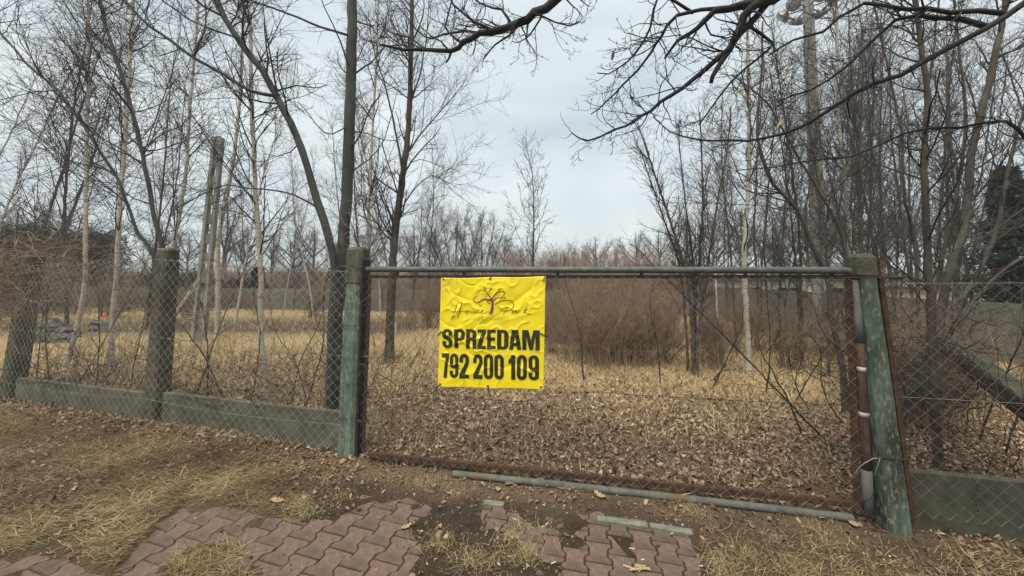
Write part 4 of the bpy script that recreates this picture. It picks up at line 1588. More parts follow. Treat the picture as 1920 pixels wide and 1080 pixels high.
# young tree standing free against the sky
make_tree('young_tree', 'single young tree with upswept twigs standing free against the open sky',
          [T([(1000, 560), (1000, 480), (1001, 420), (1000, 360), (997, 320), (989, 285)], 15.5, .055, .008)],
          lv(17, 2.5, 32, 6, .6, 6, .25, up=.12, t0=.22, r1=.016, rm=.0072), 'bark_brown', 'twig', seed=51)
for k, (px, py, d, h, s) in enumerate([(855, 395, 24, 0, 1), (905, 410, 25, 0, 2)]):
    top = P(px, py, d)
    b0 = np.array([top[0], top[1], 0])
    st = []
    rg = np.random.default_rng(s)
    for q in range(7):
        a = (q - 3) * .17 + rg.normal(0, .04)
        hh = top[2] * (1 - .25 * abs(a))
        st.append((np.array([b0 + [q * .05 - .15, 0, 0], b0 + [math.sin(a) * hh * .5, rg.normal(0, .3), hh * .5], b0 + [math.sin(a) * hh, rg.normal(0, .4), hh]]), .05, .012))
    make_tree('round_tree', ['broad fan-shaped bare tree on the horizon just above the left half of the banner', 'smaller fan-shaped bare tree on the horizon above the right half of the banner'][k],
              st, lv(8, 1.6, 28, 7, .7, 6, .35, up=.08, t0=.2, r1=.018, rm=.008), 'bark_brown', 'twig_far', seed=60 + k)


LEAF = np.array([[0, 0], [.16, .10], [.12, .22], [.27, .36], [.17, .46], [.30, .62], [.17, .72], [.20, .88], [0, 1.0],
                 [-.20, .88], [-.17, .72], [-.30, .62], [-.17, .46], [-.27, .36], [-.12, .22], [-.16, .10]])


# ------------------------------------------------------------------ the oak whose branches hang in from above
def oak():
    tr = np.array([3.9, -1.1, 0])
    stems = [(np.array([tr, tr + [-.05, .0, 1.5], tr + [.0, .1, 3.2], tr + [-.15, .2, 5.2], tr + [.1, .3, 7.5], tr + [-.1, .4, 10]]), .30, .10)]
    f = tr + [-.05, .1, 3.3]
    limbs = []

    def limb(pre, pts, d0, d1, r0, r1):
        p = pp(pts, d0, d1)
        if len(pre):
            p = np.concatenate([np.array(pre, float), p])
        limbs.append((p, r0 * 1.25, r1 * 1.2))
    limb([f, (2.7, .9, 4.5), (1.4, 2.3, 4.75)], [(1062, -22), (1000, 25), (975, 40), (930, 60), (900, 62), (870, 84), (845, 95), (800, 96), (755, 92), (712, 84)], 3.0, 3.3, .09, .009)
    limb([f + [0, 0, .4], (3.2, .8, 4.6), (2.5, 2.0, 4.4)], [(1485, -25), (1425, 5), (1395, 28), (1385, 60), (1370, 90), (1345, 130), (1333, 155)], 2.7, 2.8, .085, .012)
    limb([], [(1425, 5), (1385, 12), (1340, 20), (1310, 50), (1270, 72), (1246, 110)], 2.75, 3.0, .03, .007)
    limb([], [(1450, -8), (1385, 68), (1340, 115), (1300, 150), (1260, 175), (1220, 205), (1190, 230), (1150, 243), (1100, 263), (1072, 249)], 2.75, 3.0, .02, .004)
    limb([], [(1370, 14), (1270, 30), (1240, 70), (1220, 100), (1170, 160), (1140, 190), (1108, 214)], 2.85, 3.1, .014, .004)
    limb([], [(1300, 25), (1235, -10), (1220, 50), (1190, 100), (1160, 130), (1120, 137)], 2.9, 3.1, .011, .004)
    limb([], [(1390, 40), (1450, 80), (1420, 112), (1370, 150), (1330, 200), (1310, 235)], 2.75, 2.9, .011, .004)
    limb([f + [0, 0, .2], (3.6, 1.2, 4.3)], [(1960, -25), (1850, 50), (1740, 115), (1640, 160), (1570, 195), (1500, 240), (1440, 255), (1370, 262), (1310, 262), (1255, 248), (1225, 220)], 2.3, 2.9, .034, .003)
    limb([], [(1880, 25), (1700, 18), (1620, 5), (1540, 60), (1480, 75), (1440, 105)], 2.4, 2.8, .015, .005)
    limb([f + [0, 0, -.5], (3.9, 1.0, 3.4)], [(2000, 260), (1920, 240), (1860, 230), (1800, 238), (1700, 250), (1600, 290), (1540, 300), (1450, 312), (1380, 320)], 2.4, 3.1, .024, .003)
    limb([], [(1850, 50), (1760, 30), (1680, 40), (1590, 120), (1520, 170), (1460, 190)], 2.4, 2.9, .016, .004)
    limb([], [(975, 40), (955, 66), (930, 85), (906, 112)], 3.1, 3.2, .011, .004)
    limb([], [(930, 60), (890, 40), (850, 10), (835, -25)], 3.15, 3.3, .014, .005)
    limb([], [(1000, 25), (1040, 40), (1070, 48), (1085, 45), (1098, 38)], 3.0, 3.0, .007, .003)
    limb([], [(870, 84), (843, 60), (838, 35), (850, -10)], 3.2, 3.3, .010, .005)
    limb([], [(960, 48), (940, 20), (900, 5), (870, -20)], 3.12, 3.3, .012, .005)
    limb([], [(845, 95), (842, 108), (836, 118)], 3.22, 3.25, .010, .006)
    limb([], [(1020, 12), (1000, 55), (985, 72), (960, 78)], 3.05, 3.15, .008, .003)
    limb([], [(800, 96), (770, 70), (735, 62), (700, 40)], 3.25, 3.4, .008, .003)
    limb([], [(900, 62), (850, 60), (810, 72), (780, 55), (745, 10)], 3.2, 3.4, .010, .004)
    lev = [dict(dens=15, length=.55, ang=50, t0=.12, K=7, wig=.24, up=.05, rr=.45, rmin=.0036, rmax=.010, S=4),
           dict(dens=11, length=.24, ang=50, t0=.1, K=5, wig=.26, up=.06, rr=.7, rmin=.0026, rmax=.005),
           dict(dens=15, length=.05, ang=50, t0=.2, K=3, wig=.25, up=.1, rr=.9, rmin=.0024, rmax=.0034, tip=1.1)]
    make_tree('oak_tree', 'gnarled oak reaching in from beside the street, its dark boughs overhanging the gate', stems, lev, 'bark_dark', 'bark_dark', limbs=limbs, seed=71, sides=12, grow_from=1, jit=.008)
    root = ROOTS[-1]
    rgl = np.random.default_rng(19)
    for px, py, d in [(1388, 166, 2.8), (1403, 155, 2.82), (1477, 128, 2.7), (1480, 140, 2.7), (1348, 235, 2.85), (1505, 246, 2.75), (1548, 134, 2.6), (1544, 130, 2.6), (1384, 198, 2.8), (1465, 222, 2.75), (836, 100, 3.2), (1150, 95, 3.0)]:
        c = P(px, py, d)
        sh = (LEAF - [0, 0]) * rgl.uniform(.05, .075)
        a = rgl.random() * 6.28
        v = np.stack([sh[:, 0] * math.cos(a), sh[:, 0] * math.sin(a), -sh[:, 1]], 1)
        v[:, :2] += (rgl.normal(0, 3, (1, 2)) * (sh[:, 1:] ** 2)) * 2
        v = v + c
        n_ = len(v)
        MB().add(np.concatenate([v, v.mean(0, keepdims=True)]), None, [(n_, i, (i + 1) % n_) for i in range(n_)]).build('withered_leaf', 'leaf_pale', root, smooth=False)


oak()


# ------------------------------------------------------------------ background trees, copied from a few prototypes
def proto_slim(k, seed, bark, twig):
    rg = np.random.default_rng(seed)
    pts = [np.array([0, 0, 0.])]
    dv = np.array([rg.normal(0, .06), rg.normal(0, .06), 1.])
    for i in range(6):
        dv = dv + np.array([rg.normal(0, .05), rg.normal(0, .05), .02])
        pts.append(pts[-1] + dv / np.linalg.norm(dv))
    stems = [(np.array(pts), .029, .007)]
    if k % 2:
        o = pts[1]
        stems.append((np.array([pts[0] + [.03, 0, 0], o + [.15, .05, .2], o + [.5, .2, 2], o + [.8, .2, 4]]), .021, .006))
    return make_tree('bare_tree', 'x', stems, lv(8.5, 1.35, 36, 8, .65, 7, .33, up=.1, t0=.15, r1=.009, rm=.0033), bark, twig, seed=seed)


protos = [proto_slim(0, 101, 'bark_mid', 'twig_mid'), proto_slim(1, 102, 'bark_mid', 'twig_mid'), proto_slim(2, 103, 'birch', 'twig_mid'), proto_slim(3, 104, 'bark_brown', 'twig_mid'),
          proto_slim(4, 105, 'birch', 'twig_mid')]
used = [False] * len(protos)


MARKS = [(-260, 'behind the vine-smothered end of the left fence'), (60, 'behind the leftmost concrete fence post'), (150, 'beyond the leftmost white birch'), (215, 'beyond the slim pale birch'),
         (305, 'behind the concrete fence post with the forked tree'), (390, 'beyond the leaning slotted pole'), (490, 'beyond the straight white birch'), (560, 'between straight birch and twin-stemmed tree'),
         (640, 'behind the vine-wrapped gate post'), (735, 'beyond the tall brown-trunked tree'), (830, "behind the banner's hinge-side edge"), (925, 'behind the middle of the banner'),
         (1000, 'near the free-standing young tree'), (1080, 'right of the free-standing young tree'), (1160, 'in the middle of the brown thicket'), (1290, 'beside the many-stemmed tree'), (1400, 'by the dark-footed birch'),
         (1480, 'between dark-footed birch and mast'), (1540, 'at the floodlight mast'), (1610, 'behind the leaning gate post'), (1690, 'between leaning gate post and slim fence-side tree'),
         (1745, 'behind the slim fence-side tree'), (1815, 'behind the stout multi-stemmed tree'), (1900, 'by the dark spruce'), (2050, 'past the dark spruce')]
LOOK = {'bare_tree': ['grey single-stemmed', 'forked brown-barked', 'slim birch-barked', 'forked dark brown', 'crooked birch-barked'], 'far_tree': ['round-crowned', 'uneven-crowned', 'open-crowned'],
        'shrub': ['full', 'wide twiggy', 'sparse']}


def auto_label(lst, pi, px, d, sc, base):
    nm = lst[pi].name.split('.')[0]
    look = LOOK[nm][pi]
    mark = min(MARKS, key=lambda m: abs(m[0] - px))[1]
    size = 'tall ' if sc > 1.25 else ('small ' if sc < .85 else '')
    return size + look + ' ' + base + ' ' + mark


def place(pi, px, d, top_y, label, group, rg, lst=protos, use=used, unit=6.3):
    label = auto_label(lst, pi, px, d, P(px, top_y, d)[2] / unit, label)
    g = P(px, 600, d)
    h = P(px, top_y, d)[2]
    loc = (g[0], g[1], 0)
    sc = h / unit
    if not use[pi]:
        o = lst[pi]
        use[pi] = True
        o.location = loc
        o.scale = (sc, sc, sc)
        o.rotation_euler = (0, 0, rg.random() * 6.28)
        o['label'], o['group'] = label, group
    else:
        copy_tree(lst[pi], loc, rg.random() * 6.28, sc, label, group)


rg = np.random.default_rng(5)
LB_L = ('young tree', 'young trees at the back of the left field')
LB_R = ('grove tree', 'young trees of the grove behind the gate')
LB_C = ('young tree', 'young trees near the back wall')
for px, d, ty in [(-150, 9, -60), (-60, 11, 20), (30, 9.5, -40), (80, 14, 120), (185, 14, 60), (275, 11.5, 40), (325, 16, 200), (440, 12.5, 90), (530, 14.5, 260), (590, 13, 240), (130, 10.5, 0), (-120, 14, 60), (455, 18, 300)]:
    place(int(rg.integers(5)), px, d, ty + rg.normal(0, 25), *LB_L, rg)
for px, d, ty in [(672, 11, 140), (715, 13.5, 210), (770, 15, 300), (800, 12.5, 260), (820, 17, 380), (745, 10.5, 80)]:
    place(int(rg.integers(5)), px, d, ty, *LB_C, rg)
for px, d, ty in [(1345, 10, 230), (1380, 8.2, 160), (1425, 11, 120), (1450, 8.5, 60), (1475, 13, 130), (1500, 7.6, 40), (1530, 12, 70), (1560, 8, 10), (1590, 13, 90), (1615, 9, 20),
                  (1640, 7.4, -30), (1660, 11, 50), (1690, 8.8, -10), (1710, 13.5, 120), (1770, 9, 20), (1800, 12, 70), (1835, 9.5, -10), (2000, 9, -30),
                  (2080, 8, -20), (1440, 12, 170), (1515, 14.5, 150), (1575, 10.5, 60), (1600, 15, 160), (1675, 14, 120), (1720, 10.2, 40), (1755, 12.5, 90), (1790, 10.6, 50), (1365, 13, 280), (1410, 15, 220), (1625, 15, 150), (1330, 12, 300), (1548, 6.6, 120), (1655, 6.2, 60)]:
    place(int(rg.integers(5)), px, d, ty + rg.normal(0, 20), *LB_R, rg)


# far rounded trees
def proto_round(seed):
    rgl = np.random.default_rng(seed)
    stems = [(np.array([[0, 0, 0], [.05, 0, 1.2], [0, .05, 2.4], [.1, 0, 4.2], [.05, .1, 6]]), .16, .03)]
    limbs = []
    for q in range(9):
        a = q * 2.4 + rgl.normal(0, .3)
        z = 1.3 + q * .28
        o = np.array([0, 0, z])
        dv = np.array([math.cos(a), math.sin(a), 0])
        limbs.append((np.array([o, o + dv * .7 + [0, 0, .7], o + dv * 1.5 + [0, 0, 1.6], o + dv * 2.0 + [0, 0, 2.6]]), .07, .015))
    return make_tree('far_tree', 'x', stems, lv(6, 1.4, 42, 6.5, .8, 6, .45, up=.07, w=.2, t0=.25, r1=.025, rm=.010), 'bark_brown', 'twig_far', limbs=limbs, seed=seed)


pr = [proto_round(201), proto_round(202), proto_round(203)]
ur = [False] * 3
LB_F = ('distant bare tree', 'distant trees on the skyline')
for px, d, ty in [(-80, 30, 330), (20, 34, 400), (70, 28, 380), (290, 32, 410), (345, 40, 430), (415, 30, 370), (455, 38, 420), (505, 32, 425), (545, 27, 420), (585, 30, 415), (625, 42, 445), (690, 34, 420),
                  (735, 40, 430), (775, 32, 415), (815, 38, 425), (945, 42, 442), (975, 36, 455), (1040, 44, 468), (1080, 40, 455), (1120, 36, 440), (1155, 44, 455), (1195, 34, 430), (1240, 38, 420), (1290, 30, 400),
                  (1345, 34, 400), (1400, 30, 380), (1455, 36, 400), (1520, 30, 370), (1590, 34, 390), (1660, 30, 360), (1730, 36, 380), (1800, 30, 350), (1870, 36, 370), (1990, 32, 340), (-200, 34, 350), (2150, 34, 340)]:
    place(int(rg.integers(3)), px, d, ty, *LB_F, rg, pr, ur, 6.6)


# ------------------------------------------------------------------ thickets
def proto_shrub(seed, n=46, twig='twig_red'):
    rgl = np.random.default_rng(seed)
    root = thing('shrub', 'x', 'shrub', (0, 0, 0))
    b0 = np.stack([rgl.normal(0, .16, n), rgl.normal(0, .16, n), np.full(n, -.05)], 1)
    d = np.stack([rgl.normal(0, .34, n), rgl.normal(0, .34, n), np.ones(n)], 1)
    pts = [b0]
    L_ = rgl.uniform(.9, 2.0, n)
    for k in range(6):
        d = d + rgl.normal(0, .10, d.shape)
        d /= np.linalg.norm(d, axis=1, keepdims=True)
        pts.append(pts[-1] + d * (L_ / 6)[:, None])
    Pq = np.stack(pts, 1)
    R = rgl.uniform(.006, .011, n)[:, None] * np.linspace(1, .4, 7)[None]
    MB().tubes(Pq, R, 4).build('stems', twig, root)
    a = grow([(Pq, R)], 7, .7, 35, .2, 5, .18, .06, .6, .0035, .006, rgl)
    b = grow([a], 8, .32, 42, .1, 4, .22, .02, .8, .003, .004, rgl)
    tag(MB().tubes(a[0], a[1], 3).tubes(b[0], b[1], 3).build('twigs', twig, root), kind='stuff')
    return root


ps = [proto_shrub(301), proto_shrub(302), proto_shrub(303, 34)]
us = [False] * 3
rg = np.random.default_rng(8)


def shrub(px, d, ty, lab, grp, lst=ps, use=us):
    place(int(rg.integers(len(lst))), px, d, ty, lab, grp, rg, lst, use, 1.95)


SB1 = ('reddish-brown thicket shrub', 'shrubs of the thicket behind the gate')
for k in range(34):
    px = rg.uniform(1010, 1290)
    d = rg.uniform(8.2, 12.5)
    shrub(px, d, rg.uniform(498, 528) + 50 * ((px - 1155) / 135) ** 2 - max(0, d - 9.5) * 3, *SB1)
for px, d in ((1075, 7.6), (1120, 7.2), (1165, 7.3), (1210, 7.3), (1250, 7.6), (1145, 7.8), (1190, 7.8)):
    shrub(px, d, 535 + rg.normal(0, 8), *SB1)
SB2 = ('undergrowth shrub', 'undergrowth shrubs below the grove')
for k in range(34):
    shrub(rg.uniform(1310, 1700), rg.uniform(7, 12.5), rg.uniform(535, 605), *SB2)
SB6 = ('scrub bush', 'scrub behind the right fence')
for k in range(10):
    shrub(rg.uniform(1640, 1790), rg.uniform(4.6, 6.4), rg.uniform(540, 640), *SB6)
for k in range(4):
    shrub(rg.uniform(1860, 2050), rg.uniform(5.4, 6.4), rg.uniform(600, 650), *SB6)
SB3 = ('brown back-wall shrub', 'shrubs along the back wall behind the banner')
for k in range(16):
    shrub(rg.uniform(760, 1010), rg.uniform(11, 15.5), rg.uniform(495, 540), *SB3)
SB4 = ('bare field-edge shrub', 'shrubs along the back wall of the left field')
for k in range(26):
    shrub(rg.uniform(-150, 640), rg.uniform(13.5, 17), rg.uniform(505, 555), *SB4)
SB5 = ('skyline shrub', 'skyline shrubs above the gate rail')
for k in range(22):
    shrub(rg.uniform(940, 1300), rg.uniform(16, 26), rg.uniform(445, 478), *SB5)

for k in range(70):
    shrub(rg.uniform(-250, 860), rg.uniform(19.5, 34), rg.uniform(470, 506), 'shrub beyond the back wall', 'shrubs beyond the back wall')
for k in range(26):
    shrub(rg.uniform(1280, 2050), rg.uniform(17, 30), rg.uniform(470, 510), 'far grove shrub', 'shrubs far back in the grove')


# ------------------------------------------------------------------ evergreens
def needles_tree(name, label, base, h, rad, seed, m='needles', n=1500, shape='cone', cat='tree'):
    rgl = np.random.default_rng(seed)
    r = thing(name, label, cat, (base[0], base[1], 0))
    base = np.array([base[0], base[1], 0.])
    MB().tubes(np.array([base - [0, 0, .1], base + [0, 0, h * .5], base + [0, 0, h * .97]]), np.array([.11, .07, .012]), 7).build('trunk', 'bark_dark', r)
    t = rgl.random(n) ** .8
    a = rgl.random(n) * 6.283
    if shape == 'cone':
        z = h * (.06 + .92 * t)
        tier = .72 + .28 * np.sin(z * 9)
        L_ = rad * (1 - t) ** 1.05 * tier * rgl.uniform(.65, 1.1, n) + .12
        dr = -.18
        st = np.zeros(n)
    else:
        z = h * (.03 + .7 * t)
        L_ = rad * np.sqrt(np.clip(1 - (t * 1.1 - .35) ** 2, .1, 1)) * rgl.uniform(.7, 1.12, n)
        dr = .5
        st = np.zeros(n)
    dv = np.stack([np.cos(a), np.sin(a), rgl.normal(dr, .12, n)], 1)
    dv /= np.linalg.norm(dv, axis=1, keepdims=True)
    p0 = base + np.stack([st, st, z], 1)
    K = 5
    pts = [p0]
    for k in range(K - 1):
        dv = dv + rgl.normal(0, .08, dv.shape)
        dv[:, 2] += .03
        dv /= np.linalg.norm(dv, axis=1, keepdims=True)
        pts.append(pts[-1] + dv * (L_ / (K - 1))[:, None])
    Pq = np.stack(pts, 1)
    R = np.full((n, 1), .008) * np.linspace(1, .4, K)[None]
    b = MB().tubes(Pq, R, 3)
    # needle sprays: flat leaf-sized blades along every twig
    m_ = 14
    ii = np.repeat(np.arange(n), m_)
    tt = rgl.uniform(.25, 1, len(ii))
    f = tt * (K - 1)
    i = np.minimum(f.astype(int), K - 2)
    u = (f - i)[:, None]
    p = Pq[ii, i] * (1 - u) + Pq[ii, i + 1] * u
    tn = Pq[ii, i + 1] - Pq[ii, i]
    tn /= np.linalg.norm(tn, axis=1, keepdims=True) + 1e-9
    d = tn * .6 + rgl.normal(0, .6, tn.shape)
    d[:, 2] -= .15
    d /= np.linalg.norm(d, axis=1, keepdims=True)
    s = np.cross(d, rgl.normal(0, 1, d.shape))
    s /= np.linalg.norm(s, axis=1, keepdims=True) + 1e-9
    L2 = rgl.uniform(.08, .2, len(ii))[:, None]
    w_ = L2 * .16
    v = np.stack([p - s * w_ * .4, p + d * L2 * .5 - s * w_, p + d * L2, p + d * L2 * .5 + s * w_], 1).reshape(-1, 3)
    b.add(v, np.arange(len(v)).reshape(-1, 4))
    b.build('crown', m, r)
    return r


g = P(1912, 600, 8.8)
needles_tree('spruce_tree', 'dark green spruce showing behind the grey wall beside the multi-stemmed tree', g, P(1905, 312, 8.8)[2], 1.30, 401, n=800)
g = P(158, 600, 20)
needles_tree('evergreen_tree', 'dark rounded evergreen behind the two left birches', g, P(160, 418, 20)[2] / .95, 1.9, 402, 'evergreen', 1100, 'round')
for k, (px, d, ty, rad, lab) in enumerate([(15, 15, 395, 1.5, 'dark evergreen behind the vine-covered end of the left fence'), (75, 18, 500, 1.4, 'low dark evergreen bush at the field edge beside the leftmost birch'),
                                          (330, 20, 520, 1.6, 'low dark green bush by the back wall behind the concrete fence post'), (480, 19, 505, .6, 'narrow dark evergreen by the back wall behind the straight birch'),
                                          (245, 19, 545, 1.5, 'spreading dark bush by the back wall between birch and concrete fence post'), (420, 19.5, 540, 1.4, 'dark bush by the back wall behind the slotted pole')]):
    g = P(px, 600, d)
    needles_tree('evergreen_bush', lab, g, P(px, ty, d)[2] / .95, rad, 410 + k, 'evergreen', 600, 'round' if k != 3 else 'cone', cat='bush')


# ------------------------------------------------------------------ saplings, weeds and vines by the fence
def saplings():
    rgl = np.random.default_rng(17)
    spots = [(100, 5.6), (180, 5.3), (245, 5.8), (360, 5.2), (430, 5.5), (545, 4.9), (585, 5.2), (560, 4.6), (395, 4.9), (70, 6.2), (140, 6.0), (468, 5.0)]
    for k, (px, d) in enumerate(spots):
        g = P(px, 700, d)
        base = np.array([g[0], g[1], gz1(g[0], g[1]) - .03])
        h = rgl.uniform(1.1, 2.6)
        ln = np.array([rgl.normal(0, .25), rgl.normal(0, .15), 1])
        pts = np.array([base, base + ln * h * .4 + rgl.normal(0, .04, 3), base + ln * h * .75 + rgl.normal(0, .08, 3), base + ln * h])
        make_tree('sapling', 'thin bare sapling close to the left netting, ' + min(MARKS, key=lambda m: abs(m[0] - px))[1], [(pts, rgl.uniform(.008, .015), .004)],
                  lv(4, .5, 40, 5, .25, 4, .12, t0=.25, r1=.006, rm=.0022), 'bark_brown', 'twig', group='saplings behind the left fence', seed=500 + k, sink=.08)
    spots = [(1475, 5.2, 90), (1530, 5.0, -60), (1435, 5.6, -50), (1560, 4.2, -120), (1590, 4.6, -60), (1505, 4.4, -70), (1650, 4.0, 30), (1690, 4.4, -40), (1820, 4.2, 30), (1870, 3.9, 50), (1330, 6.0, 40),
             (1240, 6.2, -10), (1095, 6.4, -20)]
    for k, (px, d, lean) in enumerate(spots):
        g = P(px, 760, d)
        base = np.array([g[0], g[1], gz1(g[0], g[1]) - .03])
        h = rgl.uniform(1.0, 2.3)
        ln = np.array([lean / 150 + rgl.normal(0, .12), rgl.normal(0, .15), 1])
        pts = np.array([base, base + ln * h * .4 + rgl.normal(0, .05, 3), base + ln * h * .75 + rgl.normal(0, .08, 3), base + ln * h])
        make_tree('sapling', ('straight' if abs(lean) < 35 else ('left-slanting' if lean < 0 else 'right-slanting')) + ' thin bare sapling, ' + min(MARKS, key=lambda m: abs(m[0] - px))[1], [(pts, rgl.uniform(.009, .016), .004)],
                  lv(4, .6, 40, 5, .28, 4, .12, t0=.2, r1=.006, rm=.0022), 'bark_dark', 'twig', group='saplings behind gate and right fence', seed=540 + k, sink=.08)


saplings()


def vine(name, label, path_pts, n, spread, length, seed, r=.0028, m='twig_pale', up=.05, wig=.45):
    """tangle of dry climber stems growing around a set of anchor points"""
    rgl = np.random.default_rng(seed)
    A = np.asarray(path_pts, float)
    i = rgl.integers(0, len(A) - 1, n)
    u = rgl.random((n, 1))
    p = A[i] * (1 - u) + A[i + 1] * u + rgl.normal(0, 1, (n, 3)) * np.asarray(spread)
    d = rgl.normal(0, 1, (n, 3))
    d[:, 2] = np.abs(d[:, 2]) * .8
    L_ = length * rgl.uniform(.4, 1.3, n)
    K = 9
    ctr = p.copy()
    pts = [p]
    for k in range(K - 1):
        d = d + rgl.normal(0, wig, d.shape)
        d[:, 2] += up
        d += (ctr - pts[-1]) * .9
        d /= np.linalg.norm(d, axis=1, keepdims=True)
        q = pts[-1] + d * (L_ / (K - 1))[:, None]
        q[:, 2] = np.maximum(q[:, 2], .02)
        pts.append(q)
    Pq = np.stack(pts, 1)
    R = (r * rgl.uniform(.6, 1.5, n))[:, None] * np.linspace(1, .5, K)[None]
    root = thing(name, label, 'vine', (*A[0][:2], 0))
    tag(MB().tubes(Pq, R, 4).build('stems', m, root), kind='stuff')
    b = grow([(Pq, R)], 6, .28, 50, .1, 4, .3, .02, .7, .0016, .003, rgl)
    tag(MB().tubes(b[0], b[1], 3).build('twigs', m, root), kind='stuff')
    return root


b, t = POSTS['L']
vine('climbing_vine', 'tangle of dry pale vine stems climbing the worn gate post by the banner', [b + [-.02, -.02, .9], b * .4 + t * .6, t, t + [.05, 0, .12]], 46, (.09, .10, .1), .7, 601, .0026)
vine('climbing_vine', 'dry vine stems at the foot of the worn gate post and the plinth', [b + [-.22, .12, .2], b + [-.18, .12, 1.0], b + [-.12, .1, 1.8]], 40, (.07, .06, .12), .9, 602, .0028, 'twig', .12, .3)
pA = G(20, 757)
vine('climbing_vine', 'dense brown dry creeper smothering the leftmost concrete post and fence top', [pA + [-1.6, .3, 1.2], pA + [-.9, .1, 1.5], pA + [-.1, 0, 1.5], pA + [.5, -.1, 1.75]], 420, (.26, .10, .32), 1.1, 603, .0034, 'twig_red')
vine('climbing_vine', 'loose pale creeper strands hanging along the fence top beside the leftmost post', [pA + [0, -.1, 1.6], pA + [1.2, -.4, 1.7], pA + [2.4, -.65, 1.72]], 80, (.2, .06, .2), 1.2, 604, .0030)
pB = G(291, 797)
vine('climbing_vine', 'dry creeper around the head of the concrete fence post with the forked tree', [pB + [.02, .02, .7], pB + [.1, 0, 1.5], pB + [.15, 0, 2.0]], 46, (.12, .08, .12), .8, 605, .0027, 'twig')
vine('bramble', 'dry bramble canes sprawling on the plinth between fence post and gate post', [pB + [.6, .1, .45], pB + [1.4, -.1, .45], pB + [2.4, -.3, .42]], 110, (.3, .16, .10), .9, 606, .0026, 'twig', .06, .25)
vine('bramble', 'dry bramble canes behind the netting between the two concrete posts', [pA + [.5, 0, .4], pA + [1.5, -.2, .4], pA + [2.5, -.45, .42]], 90, (.3, .2, .12), .9, 607, .0026, 'twig', .10, .25)
vine('bramble', 'brittle weed stems behind the gate netting below the banner side', [gate_pt(700, 760, -.2), gate_pt(740, 720, -.25), gate_pt(800, 740, -.25)], 40, (.12, .1, .22), .7, 608, .0022, 'twig', .12, .2)
br_, tr_ = POSTS['R']
vine('bramble', 'dense dark twigs between the leaning gate post and the slim tree', [br_ + [.3, .6, .4], br_ + [.7, .7, .9], br_ + [1.2, .8, 1.0]], 190, (.30, .28, .38), .9, 609, .0034, 'twig', .1, .2)
vine('bramble', 'tangle of fine dark twigs around the foot of the slim fence-side tree', [br_ + [.45, .35, .3], br_ + [.9, .35, .7], br_ + [1.5, .35, .6]], 110, (.2, .15, .3), .8, 610, .0030, 'twig', .08, .25)


# ------------------------------------------------------------------ leaf litter, grass
def leaves(x, y, zoff, size, tint, rng, tilt=.45, pick=(0, 1, 3, 5, 7, 8, 9, 11, 13, 15)):
    n = len(x)
    sh = LEAF[list(pick)]
    k = len(sh)
    sh = sh - [0, .5]
    P2 = np.broadcast_to(sh, (n, k, 2)) * size[:, None, None]
    P2 = P2 * np.stack([rng.uniform(.75, 1.25, n), np.ones(n)], 1)[:, None, :]
    cu = rng.normal(0, 2.2, n)[:, None] / size[:, None]
    cv = rng.normal(0, 2.4, n)[:, None] / size[:, None]
    z = cu * P2[..., 1] ** 2 * .5 + cv * P2[..., 0] ** 2
    v = np.concatenate([P2, z[..., None]], 2)
    # midrib row for the fold
    a = rng.random(n) * 6.283
    tx, ty = rng.normal(0, tilt, n), rng.normal(0, tilt, n)
    ca, sa = np.cos(a), np.sin(a)

    def rot(v):
        X = v[..., 0] * ca[:, None] - v[..., 1] * sa[:, None]
        Y = v[..., 0] * sa[:, None] + v[..., 1] * ca[:, None]
        Z = v[..., 2]
        c, s = np.cos(tx)[:, None], np.sin(tx)[:, None]
        Y, Z = Y * c - Z * s, Y * s + Z * c
        c, s = np.cos(ty)[:, None], np.sin(ty)[:, None]
        X, Z = X * c + Z * s, -X * s + Z * c
        return np.stack([X, Y, Z], -1)
    v = rot(v)
    lift = np.maximum(0, -v[..., 2].min(1)) * .7
    v = v + np.stack([x, y, gz(x, y) + zoff + lift], 1)[:, None, :]
    ctr = v.mean(1, keepdims=True)
    v = np.concatenate([v, ctr], 1)
    base = (np.arange(n) * (k + 1))[:, None]
    i = np.arange(k)
    tri = np.stack([np.full(k, k), i, (i + 1) % k], 1)
    tris = (base[:, :, None] + tri[None]).reshape(-1, 3)
    return v.reshape(-1, 3), tris, np.repeat(tint, k + 1)


def blades(x, y, z, L_, w_, lean, rng, K=4, az=None, bend=.5):
    """dry grass blades: lean 0 = upright, 1 = lying flat"""
    n = len(x)
    a = rng.random(n) * 6.283 if az is None else az
    el = (1 - lean) * math.pi / 2
    p = np.stack([x, y, z], 1)
    s = np.stack([-np.sin(a), np.cos(a), np.zeros(n)], 1)
    rows = [(p - s * w_[:, None] / 2, p + s * w_[:, None] / 2)]
    da = rng.normal(0, .35, n)
    for k in range(1, K):
        el = el - bend * rng.random(n) * .8
        a2 = a + da * k / K
        d = np.stack([np.cos(a2) * np.cos(el), np.sin(a2) * np.cos(el), np.sin(el)], 1)
        p = p + d * (L_ / (K - 1))[:, None]
        p[:, 2] = np.maximum(p[:, 2], z - .004)
        ww = w_ * (1 - .75 * k / (K - 1))
        rows.append((p - s * ww[:, None] / 2, p + s * ww[:, None] / 2))
    v = np.stack([np.stack(r, 1) for r in rows], 1)      # n,K,2,3
    idx = np.arange(n * K * 2).reshape(n, K, 2)
    q = np.stack([idx[:, :-1, 0], idx[:, :-1, 1], idx[:, 1:, 1], idx[:, 1:, 0]], -1).reshape(-1, 4)
    return v.reshape(-1, 3), q, K * 2


def scatter(n, x0, x1, y0, y1, fn, rng, inview=True):
    x = rng.uniform(x0, x1, n)
    y = rng.uniform(y0, y1, n)
    if inview:
        k = np.abs(x) < y * 1.62 + .5
        x, y = x[k], y[k]
    p = fn(x, y)
    k = rng.random(len(x)) < p
    return x[k], y[k]


